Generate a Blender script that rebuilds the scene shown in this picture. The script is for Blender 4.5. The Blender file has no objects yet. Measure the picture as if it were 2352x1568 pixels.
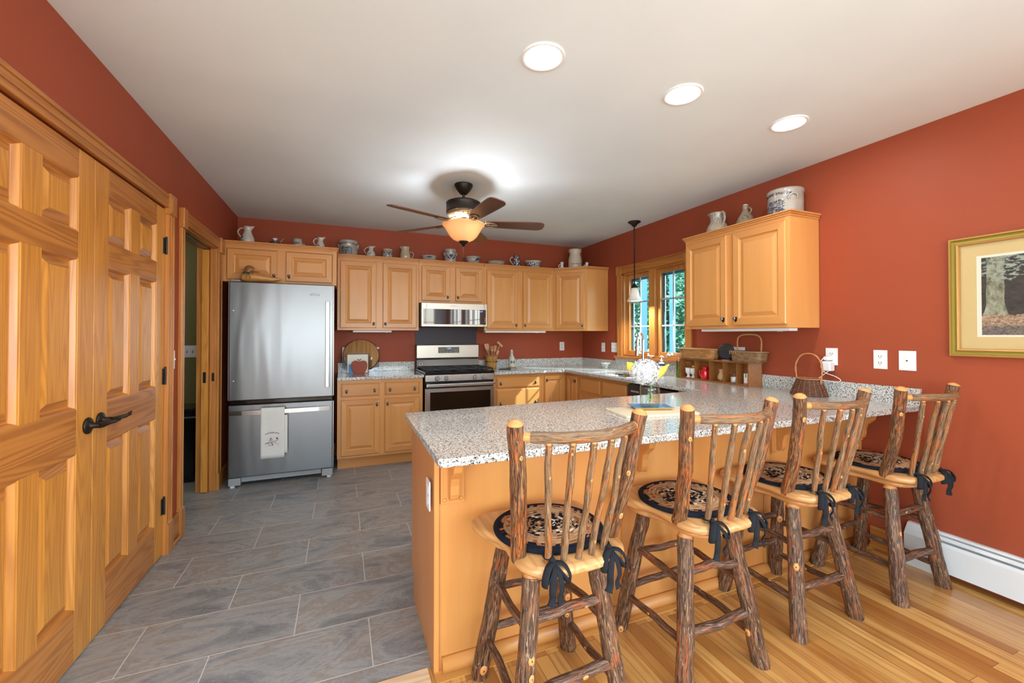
import bpy, bmesh, math, random
from math import sin, cos, pi, radians, atan2, sqrt
from mathutils import Vector, Matrix, noise
R = radians
W, H, CT = 4.085, 2.53, 0.912      # room width, ceiling height, countertop height

# ------------------------------------------------------------------ camera, world, sun, big lights, exposure
S = bpy.context.scene
COL = S.collection
cam = bpy.data.cameras.new('camera'); camo = bpy.data.objects.new('camera', cam); COL.objects.link(camo)
cam.sensor_width = 36; cam.lens = 961.6 / 2352 * 36; cam.shift_y = -0.01088; cam.clip_start = 0.05
camo.location = (0.9916, -5.0127, 1.322); camo.rotation_euler = (pi / 2 + 0.0110, 0, -0.3861)
S.camera = camo
S.view_settings.view_transform = 'Standard'; S.view_settings.look = 'None'
S.view_settings.exposure = 0.3; S.view_settings.gamma = 1
S.cycles.max_bounces = 10; S.cycles.diffuse_bounces = 5; S.cycles.glossy_bounces = 5
S.cycles.transmission_bounces = 8; S.cycles.transparent_max_bounces = 12
S.cycles.sample_clamp_indirect = 6; S.cycles.caustics_reflective = False; S.cycles.caustics_refractive = False
wd = bpy.data.worlds.new('World'); S.world = wd; wd.use_nodes = True
_n = wd.node_tree.nodes; _l = wd.node_tree.links
_sky = _n.new('ShaderNodeTexSky'); _sky.sky_type = 'NISHITA'; _sky.sun_disc = False
_sky.sun_elevation = R(40); _sky.sun_rotation = R(130); _sky.air_density = 1.2
_l.new(_sky.outputs[0], _n['Background'].inputs[0]); _n['Background'].inputs[1].default_value = 0.6
sd = bpy.data.lights.new('sun', 'SUN'); sd.energy = 9.0; sd.angle = R(0.6); sd.color = (1, .93, .82)
so = bpy.data.objects.new('sun', sd); COL.objects.link(so); so.location = (9, -6, 8)
so.rotation_euler = Vector((-1, .866, -.98)).to_track_quat('-Z', 'Y').to_euler()

def area(name, loc, dirn, sx, sy, power, col=(1, 1, 1), shape='RECTANGLE'):
    d = bpy.data.lights.new(name, 'AREA'); d.shape = shape; d.size = sx; d.size_y = sy
    d.energy = power; d.color = col
    o = bpy.data.objects.new(name, d); COL.objects.link(o); o.location = loc
    o.rotation_euler = Vector(dirn).to_track_quat('-Z', 'Y').to_euler(); return o
# daylight entering by the windows of the living room behind the camera
for _x in (-0.55, 1.45, 3.1): area('window_daylight', (_x, -9.15, 1.45), (0, 1, 0.02), 1.3, 1.7, 26, (.80, .91, 1))
for _y in (-6.2, -7.9): area('window_daylight', (W + .16, _y, 1.45), (-1, 0, 0), 1.3, 1.6, 44, (.80, .91, 1))
area('window_daylight', (-2.46, -6.6, 1.4), (1, 0.0, 0), 2.2, 1.9, 60, (.80, .91, 1))
area('sink_window_fill', (W + 1.1, -1.55, 3.05), (-1, 0, -.85), 1.8, 1.1, 110, (.72, .88, 1))  # extra fill added out of view above the sink window, brightens the back
def point(name, loc, power, col, r=.03):
    d = bpy.data.lights.new(name, 'POINT'); d.energy = power; d.color = col; d.shadow_soft_size = r
    o = bpy.data.objects.new(name, d); COL.objects.link(o); o.location = loc; return o
# unseen fill points added behind the camera to brighten the kitchen and its ceiling
point('rear_fill_light', (-.3, -6.0, 1.25), 105, (.66, .86, 1), .6); point('rear_fill_light', (1.8, -6.2, 1.25), 105, (.66, .86, 1), .6)
point('laundry_fill', (-1.2, -1.0, 2.1), 9, (1, .97, .9), .1)  # fill without a fixture, added to brighten the room past the doorway

# ------------------------------------------------------------------ materials
def mat(name):
    m = bpy.data.materials.new(name); m.use_nodes = True
    return m, m.node_tree.nodes, m.node_tree.links, m.node_tree.nodes['Principled BSDF']
def plain(name, col, rough=.5, metal=0., spec=.5, em=None, es=0., trans=0., ior=1.45, coat=0., alpha=1.):
    m, n, l, b = mat(name)
    b.inputs['Base Color'].default_value = (*col, 1); b.inputs['Roughness'].default_value = rough
    b.inputs['Metallic'].default_value = metal; b.inputs['Specular IOR Level'].default_value = spec
    b.inputs['Transmission Weight'].default_value = trans; b.inputs['IOR'].default_value = ior
    b.inputs['Coat Weight'].default_value = coat; b.inputs['Alpha'].default_value = alpha
    if em: b.inputs['Emission Color'].default_value = (*em, 1); b.inputs['Emission Strength'].default_value = es
    return m
def nd(n, t, **k):
    x = n.new('ShaderNode' + t)
    for a, v in k.items(): setattr(x, a, v)
    return x
def ramp(n, stops, mode='LINEAR'):
    r = n.new('ShaderNodeValToRGB'); r.color_ramp.interpolation = mode
    e = r.color_ramp.elements
    while len(e) < len(stops): e.new(0.5)
    for i, (p, c) in enumerate(stops):
        e[i].position = p; e[i].color = (*c, 1) if len(c) == 3 else c
    return r
def coords(n, l, scale=(1, 1, 1), loc=(0, 0, 0), kind='Object', attr=None, rot=(0, 0, 0)):
    mp = nd(n, 'Mapping'); mp.inputs['Scale'].default_value = scale; mp.inputs['Location'].default_value = loc
    mp.inputs['Rotation'].default_value = rot
    if attr:
        a = nd(n, 'Attribute'); a.attribute_name = attr; l.new(a.outputs['Vector'], mp.inputs['Vector'])
    else:
        t = nd(n, 'TexCoord'); l.new(t.outputs[kind], mp.inputs['Vector'])
    return mp.outputs[0]
def noi(n, l, vec, scale, detail=3, rough=.5, dist=0.):
    x = nd(n, 'TexNoise'); x.inputs['Scale'].default_value = scale; x.inputs['Detail'].default_value = detail
    x.inputs['Roughness'].default_value = rough; x.inputs['Distortion'].default_value = dist
    l.new(vec, x.inputs['Vector']); return x.outputs['Fac']
def mth(n, l, op, a, b=None, c=None):
    x = nd(n, 'Math', operation=op)
    for i, v in enumerate((a, b, c)):
        if v is None: continue
        if isinstance(v, (int, float)): x.inputs[i].default_value = v
        else: l.new(v, x.inputs[i])
    return x.outputs[0]
def mixc(n, l, f, a, b, blend='MIX'):
    x = nd(n, 'Mix', data_type='RGBA', blend_type=blend)
    for s, v in ((x.inputs[0], f), (x.inputs[6], a), (x.inputs[7], b)):
        if isinstance(v, (int, float)): s.default_value = v
        elif isinstance(v, tuple): s.default_value = (*v, 1)
        else: l.new(v, s)
    return x.outputs[2]
def bump(n, l, b, h, strength=.3, dist=.002):
    x = nd(n, 'Bump'); x.inputs['Strength'].default_value = strength; x.inputs['Distance'].default_value = dist
    l.new(h, x.inputs['Height']); l.new(x.outputs[0], b.inputs['Normal'])

def wood(name, light, dark, axis='z', contour=0.5, fine=.25, rough=.35, k=9., wide=3.2, attr=None, coat=.15):
    """grain runs along axis; contour = strength of cathedral figure"""
    m, n, l, b = mat(name)
    along = .28
    sc = {'x': (along, wide, wide), 'y': (wide, along, wide), 'z': (wide, wide, along)}[axis]
    v = coords(n, l, sc, (1.3, 2.1, .7), attr=attr)
    big = noi(n, l, v, 1.6, 2, .5, .15)
    s = mth(n, l, 'SINE', mth(n, l, 'MULTIPLY', big, k * 6.28))
    s = mth(n, l, 'MULTIPLY_ADD', s, .5, .5)
    s = mth(n, l, 'POWER', s, 1.6)
    f2 = {'x': (2.5, 70, 70), 'y': (70, 2.5, 70), 'z': (70, 70, 2.5)}[axis]
    g = noi(n, l, coords(n, l, f2, attr=attr), 1.6, 3, .6)
    cl = noi(n, l, coords(n, l, {'x': (.5, 2, 2), 'y': (2, .5, 2), 'z': (2, 2, .5)}[axis], (5, 3, 1), attr=attr), 1.5, 2)
    f = mth(n, l, 'ADD', mth(n, l, 'MULTIPLY', s, contour), mth(n, l, 'MULTIPLY', g, fine))
    f = mth(n, l, 'ADD', f, mth(n, l, 'MULTIPLY_ADD', cl, .7, -.35))
    c = ramp(n, [(0.0, light), (.9, dark)]); l.new(f, c.inputs[0])
    l.new(c.outputs[0], b.inputs['Base Color'])
    b.inputs['Roughness'].default_value = rough; b.inputs['Coat Weight'].default_value = coat; b.inputs['Coat Roughness'].default_value = .2
    return m

def m_wall(name, c1, rough=.6):
    m, n, l, b = mat(name)
    v = coords(n, l)
    a = noi(n, l, v, 1.1, 2)
    r = ramp(n, [(.3, tuple(x * .95 for x in c1)), (.7, tuple(min(1, x * 1.05) for x in c1))]); l.new(a, r.inputs[0])
    l.new(r.outputs[0], b.inputs['Base Color']); b.inputs['Roughness'].default_value = rough
    b.inputs['Specular IOR Level'].default_value = .2
    bump(n, l, b, noi(n, l, v, 190, 3), .12, .001)
    return m
RED = m_wall('terracotta_paint', (.335, .070, .031), .5)
CREAM = m_wall('pale_blue_paint', (.62, .69, .75), .6)  # unseen living room walls, kept cool to soak up the red bounce
OLIVE = m_wall('olive_paint', (.20, .175, .07), .6)
CEIL = m_wall('ceiling_paint', (.765, .86, .905), .75)

def m_granite():
    m, n, l, b = mat('speckled_granite')
    v = coords(n, l)
    base = ramp(n, [(.33, (.47, .45, .41)), (.48, (.69, .685, .65)), (.66, (.82, .83, .81))]); l.new(noi(n, l, v, 80, 3, .6), base.inputs[0])
    g = ramp(n, [(.53, (0, 0, 0)), (.58, (1, 1, 1))]); l.new(noi(n, l, coords(n, l, (1, 1, 1), (3, 7, 1)), 125, 2, .55, .3), g.inputs[0])
    c = mixc(n, l, mth(n, l, 'MULTIPLY', g.outputs[0], .75), base.outputs[0], (.26, .235, .22))
    k = ramp(n, [(.575, (0, 0, 0)), (.605, (1, 1, 1))]); l.new(noi(n, l, coords(n, l, (1, 1, 1), (9, 2, 5)), 145, 2, .6, .4), k.inputs[0])
    c = mixc(n, l, k.outputs[0], c, (.022, .02, .02))
    l.new(c, b.inputs['Base Color']); b.inputs['Roughness'].default_value = .13
    b.inputs['Coat Weight'].default_value = .25; b.inputs['Coat Roughness'].default_value = .04
    return m
GRAN = m_granite()

def m_tile():
    m, n, l, b = mat('slate_floor_tile')
    br = nd(n, 'TexBrick'); br.offset = .5; br.offset_frequency = 2
    l.new(coords(n, l, (1, 1, 1), (.131, 2.303, 0)), br.inputs['Vector'])
    for k_, v_ in (('Scale', 1), ('Mortar Size', .0026), ('Mortar Smooth', .2), ('Brick Width', .622), ('Row Height', .3135), ('Bias', 0)): br.inputs[k_].default_value = v_
    br.inputs['Color1'].default_value = (0, 0, 0, 1); br.inputs['Color2'].default_value = (1, 1, 1, 1); br.inputs['Mortar'].default_value = (.5, .5, .5, 1)
    # per tile shift of the slate figure
    cb = nd(n, 'CombineXYZ'); l.new(br.outputs['Color'], cb.inputs[2])
    va = nd(n, 'VectorMath', operation='MULTIPLY_ADD'); l.new(cb.outputs[0], va.inputs[0]); va.inputs[1].default_value = (0, 0, 9)
    l.new(coords(n, l, (1.0, 2.6, 1), (0, 0, 0), rot=(0, 0, R(-24))), va.inputs[2])
    big = noi(n, l, va.outputs[0], 2.4, 8, .66, 1.0)
    r = ramp(n, [(.30, (.12, .132, .145)), (.42, (.22, .235, .245)), (.50, (.36, .365, .36)), (.56, (.27, .235, .20)), (.64, (.40, .405, .40)), (.74, (.20, .205, .21))]); l.new(big, r.inputs[0])
    tint = mixc(n, l, .22, r.outputs[0], mixc(n, l, br.outputs['Color'], (.17, .175, .18), (.33, .32, .305)))
    vein = noi(n, l, va.outputs[0], 9, 8, .72, 2.2)
    vr = ramp(n, [(.475, (0, 0, 0)), (.5, (1, 1, 1)), (.525, (0, 0, 0))]); l.new(vein, vr.inputs[0])
    c = mixc(n, l, mth(n, l, 'MULTIPLY', vr.outputs[0], .45), tint, (.50, .50, .49))
    c = mixc(n, l, br.outputs['Fac'], c, (.60, .58, .54))
    l.new(c, b.inputs['Base Color']); b.inputs['Roughness'].default_value = .42
    hh = mth(n, l, 'SUBTRACT', mth(n, l, 'MULTIPLY', vein, .5), mth(n, l, 'MULTIPLY', br.outputs['Fac'], .9))
    bump(n, l, b, hh, .35, .003)
    return m
TILE = m_tile()

def m_plank():
    m, n, l, b = mat('oiled_strip_floor')
    br = nd(n, 'TexBrick'); br.offset = .37; br.offset_frequency = 3
    l.new(coords(n, l, (1, 1, 1), (0, .4, 0), rot=(0, 0, R(90))), br.inputs['Vector'])
    for k_, v_ in (('Scale', 1), ('Mortar Size', .0009), ('Mortar Smooth', .1), ('Brick Width', 1.15), ('Row Height', .0575), ('Bias', 0)): br.inputs[k_].default_value = v_
    br.inputs['Color1'].default_value = (0, 0, 0, 1); br.inputs['Color2'].default_value = (1, 1, 1, 1); br.inputs['Mortar'].default_value = (0, 0, 0, 1)
    cb = nd(n, 'CombineXYZ'); l.new(br.outputs['Color'], cb.inputs[2])
    va = nd(n, 'VectorMath', operation='MULTIPLY_ADD'); l.new(cb.outputs[0], va.inputs[0]); va.inputs[1].default_value = (0, 0, 13)
    l.new(coords(n, l, (9, .55, 1)), va.inputs[2])
    f = noi(n, l, va.outputs[0], 1.5, 4, .55, .6)
    s = mth(n, l, 'MULTIPLY_ADD', mth(n, l, 'SINE', mth(n, l, 'MULTIPLY', f, 34)), .5, .5)
    base = mixc(n, l, br.outputs['Color'], (.40, .165, .038), (.70, .39, .12))
    c = mixc(n, l, mth(n, l, 'MULTIPLY', mth(n, l, 'POWER', s, 2.), .45), base, (.30, .10, .022))
    dk = ramp(n, [(.60, (0, 0, 0)), (.74, (1, 1, 1))]); l.new(f, dk.inputs[0])
    c = mixc(n, l, mth(n, l, 'MULTIPLY', dk.outputs[0], .6), c, (.26, .085, .022))
    c = mixc(n, l, mth(n, l, 'MULTIPLY', br.outputs['Fac'], .75), c, (.12, .045, .012))
    l.new(c, b.inputs['Base Color']); b.inputs['Roughness'].default_value = .27; b.inputs['Coat Weight'].default_value = .35; b.inputs['Coat Roughness'].default_value = .18
    bump(n, l, b, mth(n, l, 'MULTIPLY', br.outputs['Fac'], -1.), .3, .001)
    return m
PLANK = m_plank()

PINE_L, PINE_D = (.76, .35, .062), (.40, .13, .018)
PINE_V = wood('amber_pine_upright', PINE_L, PINE_D, 'z', .30, .42, .33, 22., 5.)
PINE_H = wood('amber_pine_level', (.58, .235, .052), (.26, .075, .012), 'y', .42, .3, .33, 18., 4.)
PINE_X = wood('amber_pine_cross', PINE_L, PINE_D, 'x', .34, .22, .33, 7., 3.)
OAK_V = wood('honey_trim_upright', (.62, .26, .06), (.33, .105, .018), 'z', .3, .45, .35, 9., 5.)
OAK_H = wood('honey_trim_level', (.55, .22, .05), (.28, .09, .016), 'y', .35, .45, .35, 9., 5.)
MAP_L, MAP_D = (.75, .355, .108), (.52, .205, .05)
MAP_V = wood('maple_upright', MAP_L, MAP_D, 'z', .10, .28, .36, 5., 2.4)
MAP_X = wood('maple_level', (.68, .305, .088), (.46, .175, .042), 'x', .10, .28, .36, 5., 2.4)
MAP_Y = wood('maple_level_side', (.68, .305, .088), (.46, .175, .042), 'y', .10, .28, .36, 5., 2.4)
PENV = wood('orange_maple_panel', (.70, .31, .085), (.46, .175, .045), 'z', .12, .2, .33, 4., 2.0)
PENX = wood('orange_maple_rail', (.70, .31, .085), (.46, .175, .045), 'x', .12, .2, .33, 4., 2.0)
RAW = wood('pale_pine_board', (.88, .66, .42), (.62, .36, .17), 'x', .45, .2, .5, 8., 4.)
SEATW = wood('pale_seat_wood', (.62, .325, .125), (.38, .15, .042), 'y', .5, .15, .32, 10., 4.5)
WALN = wood('walnut_blade', (.16, .060, .027), (.055, .018, .009), 'x', .3, .4, .35, 6., 6.)
BOARD = wood('board_wood', (.52, .27, .09), (.22, .09, .025), 'z', .4, .4, .45, 6., 7.)
CBOARD = wood('pale_cutting_board', (.84, .74, .55), (.70, .58, .39), 'x', .2, .2, .45, 6., 6.)
CUBBY = wood('brown_shelf_wood', (.36, .135, .030), (.20, .065, .014), 'y', .2, .5, .5, 6., 6.)
DUCK = wood('carved_wood', (.62, .29, .085), (.36, .14, .035), 'x', .35, .2, .4, 6., 6.)
SPOON = plain('bare_utensil_wood', (.60, .32, .16), .6)
UTEN2 = plain('dark_utensil_wood', (.36, .17, .08), .6)

def m_steel(name, col=(.62, .61, .60), rough=.24, wav=0.):
    m, n, l, b = mat(name)
    b.inputs['Base Color'].default_value = (*col, 1); b.inputs['Metallic'].default_value = 1
    b.inputs['Roughness'].default_value = rough
    v = coords(n, l, (1, 1, 1))
    h = noi(n, l, coords(n, l, (3, 3, 600)), 1., 2)
    if wav:
        h = None
        w_ = noi(n, l, coords(n, l, (4.5, 4.5, .8)), 2.2, 0, .4, .3)
        h = mth(n, l, 'MULTIPLY', w_, wav)
        bump(n, l, b, h, 1., .05)
    else: bump(n, l, b, h, .05, .0005)
    return m
STEEL = m_steel('brushed_steel'); FSTEEL = m_steel('fridge_steel', (.23, .23, .235), .30, .06)
CHROME = plain('polished_steel', (.74, .77, .80), .16, 1.)
GREYM = plain('grey_plastic', (.36, .37, .38), .45); DGREY = plain('dark_grey_side', (.045, .035, .033), .5)
WARMSTEEL = m_steel('warm_panel_steel', (.50, .455, .40), .38)
BLACK = plain('black_gloss', (.008, .008, .009), .12, coat=.3); IRON = plain('black_iron', (.014, .013, .013), .45)
GRATE = plain('cast_grate', (.018, .019, .021), .5)
GLASSB = plain('oven_glass', (.012, .008, .005), .06, spec=.6)
MICROG = plain('microwave_glass', (.03, .018, .016), .03, spec=1.)
BRONZE = plain('oil_rubbed_bronze', (.035, .026, .021), .4, .7)
ANTQ = plain('gilded_bronze', (.42, .31, .20), .35, .8)
PEWTER = plain('pewter', (.30, .31, .33), .35, .9)
WHITE = plain('white_plastic', (.82, .82, .81), .35); OFFW = plain('off_white_enamel', (.74, .75, .75), .35)
SLOT = plain('slot_dark', (.05, .05, .05), .6)
CHARC = plain('charcoal_cloth', (.020, .021, .025), .95, spec=.1)
RUBBER = plain('soft_black', (.03, .031, .036), .55)
SPLASH = m_steel('grey_sheet_metal', (.055, .048, .052), .5)
HWHITE = plain('heater_enamel', (.72, .73, .73), .4)
CABLE = plain('white_cable', (.85, .85, .84), .4)
NAVY = plain('cobalt_glaze', (.03, .045, .12), .25); DKBLUE = plain('ink_blue', (.012, .018, .05), .3)
REDC = plain('red_glaze', (.62, .005, .012), .12, coat=.5)
LBLUE = plain('blue_cover', (.10, .25, .50), .5)
CREAMC = plain('cream_glaze', (.62, .54, .42), .2)
WHITEC = plain('white_china', (.80, .77, .74), .15)
TRAYB = plain('tray_blue', (.16, .32, .55), .3); TRAYY = plain('tray_yellow', (.70, .47, .12), .35)
YEL = plain('yellow_petal', (.86, .65, .07), .5); LIME = plain('lime_green', (.45, .55, .04), .3)
GREEN = plain('stem_green', (.16, .30, .05), .5); DGREEN = plain('ribbon_green', (.015, .09, .04), .5)
PETAL = plain('white_petal', (.72, .71, .72), .7, spec=.2)
APPLE = plain('apple_red_paint', (.30, .045, .018), .55)
PAPER = plain('cream_paper', (.80, .76, .68), .6)
LENS = plain('lamp_lens', (1, 1, 1), .4, em=(1, .97, .92), es=14)
CANW = plain('can_trim_white', (.85, .85, .84), .35)
def m_clear(name, tint=(1, 1, 1), gl=.12, rough=.02):
    m, n, l, b = mat(name); n.remove(b)
    t = nd(n, 'BsdfTransparent'); t.inputs[0].default_value = (*tint, 1)
    g = nd(n, 'BsdfGlossy'); g.inputs['Roughness'].default_value = rough
    fr = nd(n, 'LayerWeight'); fr.inputs[0].default_value = .5
    mx = nd(n, 'MixShader'); l.new(mth(n, l, 'MULTIPLY_ADD', mth(n, l, 'POWER', fr.outputs['Facing'], 4.), .8, gl * .25), mx.inputs[0])
    l.new(t.outputs[0], mx.inputs[1]); l.new(g.outputs[0], mx.inputs[2]); l.new(mx.outputs[0], n['Material Output'].inputs[0])
    return m
PANE = m_clear('window_glass', (.74, .93, 1.0), .08)
CLEAR = m_clear('clear_glass', (.97, .98, .97), .12); ACRYL = m_clear('clear_acrylic', (.80, .80, .82), .12)
OIL = m_clear('green_oil', (.55, .62, .08), .1)
WATER = m_clear('water', (.95, .96, .90), .05)
SHINYPIC = plain('picture_mat', (.70, .52, .24), .5); CRMAT = plain('cream_mat', (.86, .80, .66), .6)
GOLD = plain('gold_frame', (.50, .27, .08), .35, .35); OLGOLD = plain('olive_gold', (.30, .22, .03), .4, .3)

def m_lit(name, base, tr, k):
    """dense lamp glass: diffuse outside, a little of the bulb's light comes through"""
    m, n, l, b = mat(name)
    b.inputs['Base Color'].default_value = (*base, 1); b.inputs['Roughness'].default_value = .3
    t_ = nd(n, 'BsdfTranslucent'); t_.inputs[0].default_value = (*[c * k for c in tr], 1)
    ad = nd(n, 'AddShader'); l.new(b.outputs[0], ad.inputs[0]); l.new(t_.outputs[0], ad.inputs[1]); l.new(ad.outputs[0], n['Material Output'].inputs[0])
    return m
BOWL = m_lit('amber_alabaster_glass', (.62, .40, .20), (1, .76, .48), .24)
SHADE = m_lit('frosted_bell_glass', (.75, .73, .70), (1, .94, .84), .10)

def m_pot(name, base, dec, scale, lo=.52, z0=None, z1=None, rough=.2):
    """stoneware with a brushed blue pattern between two heights (object space)"""
    m, n, l, b = mat(name)
    v = coords(n, l)
    body = ramp(n, [(.35, tuple(x * .86 for x in base)), (.65, base)]); l.new(noi(n, l, v, 18, 3), body.inputs[0])
    pt = ramp(n, [(lo, (0, 0, 0)), (lo + .02, (1, 1, 1))]); l.new(noi(n, l, v, scale, 1.5, .4, .4), pt.inputs[0])
    f = pt.outputs[0]
    if z0 is not None:
        sx = nd(n, 'SeparateXYZ'); l.new(v, sx.inputs[0])
        f = mth(n, l, 'MULTIPLY', f, mth(n, l, 'GREATER_THAN', sx.outputs[2], z0))
        f = mth(n, l, 'MULTIPLY', f, mth(n, l, 'LESS_THAN', sx.outputs[2], z1))
    l.new(mixc(n, l, f, body.outputs[0], dec), b.inputs['Base Color']); b.inputs['Roughness'].default_value = rough
    b.inputs['Coat Weight'].default_value = .3; b.inputs['Coat Roughness'].default_value = .1
    return m
STW = (.42, .385, .33); BL = (.035, .05, .11)
POTW = m_pot('white_stoneware', (.60, .56, .49), (.60, .56, .50), 5, .7)
POTG = m_pot('grey_stoneware', STW, (.40, .37, .33), 9, .7)
POTB = m_pot('grey_stoneware_blue_sprays', STW, BL, 55, .53, .012, .075)
POTS = m_pot('sponged_stoneware', (.52, .44, .34), (.30, .29, .27), 85, .52, .085, .3)
POTT = m_pot('tan_stoneware', (.33, .25, .17), (.13, .12, .10), 40, .6, .0, .10)
POTD = m_pot('dark_green_glaze', (.045, .06, .055), (.03, .04, .04), 9, .6)
POTH = m_pot('streaked_cream_stoneware', (.52, .43, .31), (.38, .30, .22), 60, .6, .0, .09)

def m_bark(name, furrow=(.020, .008, .005), ridge=(.19, .085, .038), grey=(.45, .32, .22), red=(.36, .095, .022), rs=.54, scale=1., grey_t=.60, fur=.5):
    m, n, l, b = mat(name)
    v = coords(n, l, (1, 1, .10), attr='gr'); w_ = coords(n, l, (1, 1, .22), attr='gr')
    a = noi(n, l, v, 150 * scale, 3, .6, 1.2)                    # long furrows
    c = ramp(n, [(fur - .12, furrow), (fur - .02, tuple(x * .55 for x in ridge)), (fur + .07, ridge), (fur + .2, tuple(x * .5 + y * .5 for x, y in zip(ridge, grey)))]); l.new(a, c.inputs[0])
    g = ramp(n, [(grey_t, (0, 0, 0)), (grey_t + .05, (1, 1, 1))]); l.new(noi(n, l, w_, 120 * scale, 4, .7, .6), g.inputs[0])
    c2 = mixc(n, l, mth(n, l, 'MULTIPLY', g.outputs[0], .75), c.outputs[0], grey)
    rr = ramp(n, [(rs, (0, 0, 0)), (rs + .05, (1, 1, 1))]); l.new(noi(n, l, coords(n, l, (1, 1, .30), (4, 4, 4), attr='gr'), 30 * scale, 5, .7, .8), rr.inputs[0])
    rc = ramp(n, [(fur - .1, (.10, .025, .010)), (fur + .08, red)]); l.new(a, rc.inputs[0])
    c3 = mixc(n, l, mth(n, l, 'MULTIPLY', rr.outputs[0], .9), c2, rc.outputs[0])
    l.new(c3, b.inputs['Base Color']); b.inputs['Roughness'].default_value = .45; b.inputs['Coat Weight'].default_value = .1
    bump(n, l, b, a, 1., .007)
    return m
BARK = m_bark('hickory_bark', rs=.56, grey_t=.585)
BARK2 = m_bark('post_bark', (.028, .010, .005), (.23, .095, .036), (.46, .30, .19), (.44, .125, .028), .52, 1., .61)
TWIG = m_bark('spindle_bark', (.07, .035, .018), (.24, .125, .055), (.33, .23, .14), (.46, .14, .030), .52, 1.1, .60, .42)
RUNG = m_bark('rung_bark', (.03, .010, .006), (.14, .058, .028), (.34, .27, .21), (.34, .085, .02), .56, 1.1, .63, .45)
KNOT = plain('cut_wood_end', (.66, .29, .09), .4); KNOTC = plain('knot_heart', (.16, .05, .015), .5)

def m_braid():
    m, n, l, b = mat('braided_pad')
    v = coords(n, l); sx = nd(n, 'SeparateXYZ'); l.new(v, sx.inputs[0])
    x = mth(n, l, 'MULTIPLY', sx.outputs[0], 1.0); y = mth(n, l, 'MULTIPLY', sx.outputs[1], 1.12)
    r = mth(n, l, 'SQRT', mth(n, l, 'ADD', mth(n, l, 'MULTIPLY', x, x), mth(n, l, 'MULTIPLY', y, y)))
    th = mth(n, l, 'ARCTAN2', y, x)
    rk = mth(n, l, 'MULTIPLY', r, 61.); ring = mth(n, l, 'FLOOR', rk); fr = mth(n, l, 'FRACT', rk)
    sk = mth(n, l, 'ABSOLUTE', mth(n, l, 'SUBTRACT', fr, .5))
    u = mth(n, l, 'MULTIPLY', th, mth(n, l, 'MULTIPLY_ADD', ring, .62, 1.))
    u = mth(n, l, 'ADD', u, mth(n, l, 'MULTIPLY', sk, .5))
    cell = mth(n, l, 'FLOOR', mth(n, l, 'MULTIPLY', u, 1.5)); hf = mth(n, l, 'FLOOR', mth(n, l, 'MULTIPLY', fr, 2.))
    cb = nd(n, 'CombineXYZ'); l.new(mth(n, l, 'ADD', ring, .5), cb.inputs[0]); l.new(mth(n, l, 'ADD', cell, .5), cb.inputs[1]); l.new(hf, cb.inputs[2])
    wn = nd(n, 'TexWhiteNoise'); l.new(cb.outputs[0], wn.inputs[0])
    inner = ramp(n, [(0, (.012, .013, .018)), (.36, (.40, .235, .125)), (.66, (.66, .56, .44)), (.80, (.34, .17, .09)), (.92, (.012, .013, .018))], 'CONSTANT'); l.new(wn.outputs[0], inner.inputs[0])
    tan = ramp(n, [(0, (.40, .23, .12)), (.5, (.47, .29, .16)), (.85, (.30, .10, .04))], 'CONSTANT'); l.new(wn.outputs[0], tan.inputs[0])
    rust = ramp(n, [(0, (.40, .16, .07)), (.55, (.012, .013, .02))], 'CONSTANT'); l.new(wn.outputs[0], rust.inputs[0])
    c = mixc(n, l, mth(n, l, 'GREATER_THAN', rk, 7.0), inner.outputs[0], tan.outputs[0])
    c = mixc(n, l, mth(n, l, 'GREATER_THAN', rk, 10.0), c, rust.outputs[0])
    c = mixc(n, l, mth(n, l, 'GREATER_THAN', rk, 11.0), c, (.014, .017, .026))
    l.new(c, b.inputs['Base Color']); b.inputs['Roughness'].default_value = .95; b.inputs['Specular IOR Level'].default_value = .1
    bump(n, l, b, mth(n, l, 'ADD', mth(n, l, 'SUBTRACT', 1., sk), mth(n, l, 'FRACT', mth(n, l, 'MULTIPLY', u, 1.5))), .6, .004)
    return m
BRAID = m_braid()

def m_weave(name, c1, c2, su=60., sv=90.):
    m, n, l, b = mat(name)
    v = coords(n, l, attr='gr')
    br = nd(n, 'TexBrick'); l.new(v, br.inputs['Vector']); br.offset = .5
    for k_, v_ in (('Scale', 1), ('Mortar Size', .0008), ('Mortar Smooth', .9), ('Brick Width', 1. / su), ('Row Height', 1. / sv), ('Bias', 0)): br.inputs[k_].default_value = v_
    br.inputs['Color1'].default_value = (*c1, 1); br.inputs['Color2'].default_value = (*c2, 1); br.inputs['Mortar'].default_value = (c2[0] * .5, c2[1] * .42, c2[2] * .4, 1)
    l.new(br.outputs['Color'], b.inputs['Base Color']); b.inputs['Roughness'].default_value = .5
    bump(n, l, b, mth(n, l, 'SUBTRACT', 1., br.outputs['Fac']), .8, .003)
    return m
WEAVE1 = m_weave('honey_splint_weave', (.50, .24, .07), (.36, .155, .042), 22, 62)
WEAVE2 = m_weave('tan_rush_weave', (.36, .21, .10), (.20, .10, .04), 46, 110)
WEAVE3 = m_weave('orange_splint_weave', (.62, .32, .08), (.50, .24, .05), 34, 80)
TWIGD = plain('dark_willow', (.13, .05, .025), .6); TWIGL = plain('light_willow', (.42, .19, .08), .55); SPLINT = plain('bent_ash', (.47, .21, .075), .45)

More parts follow.
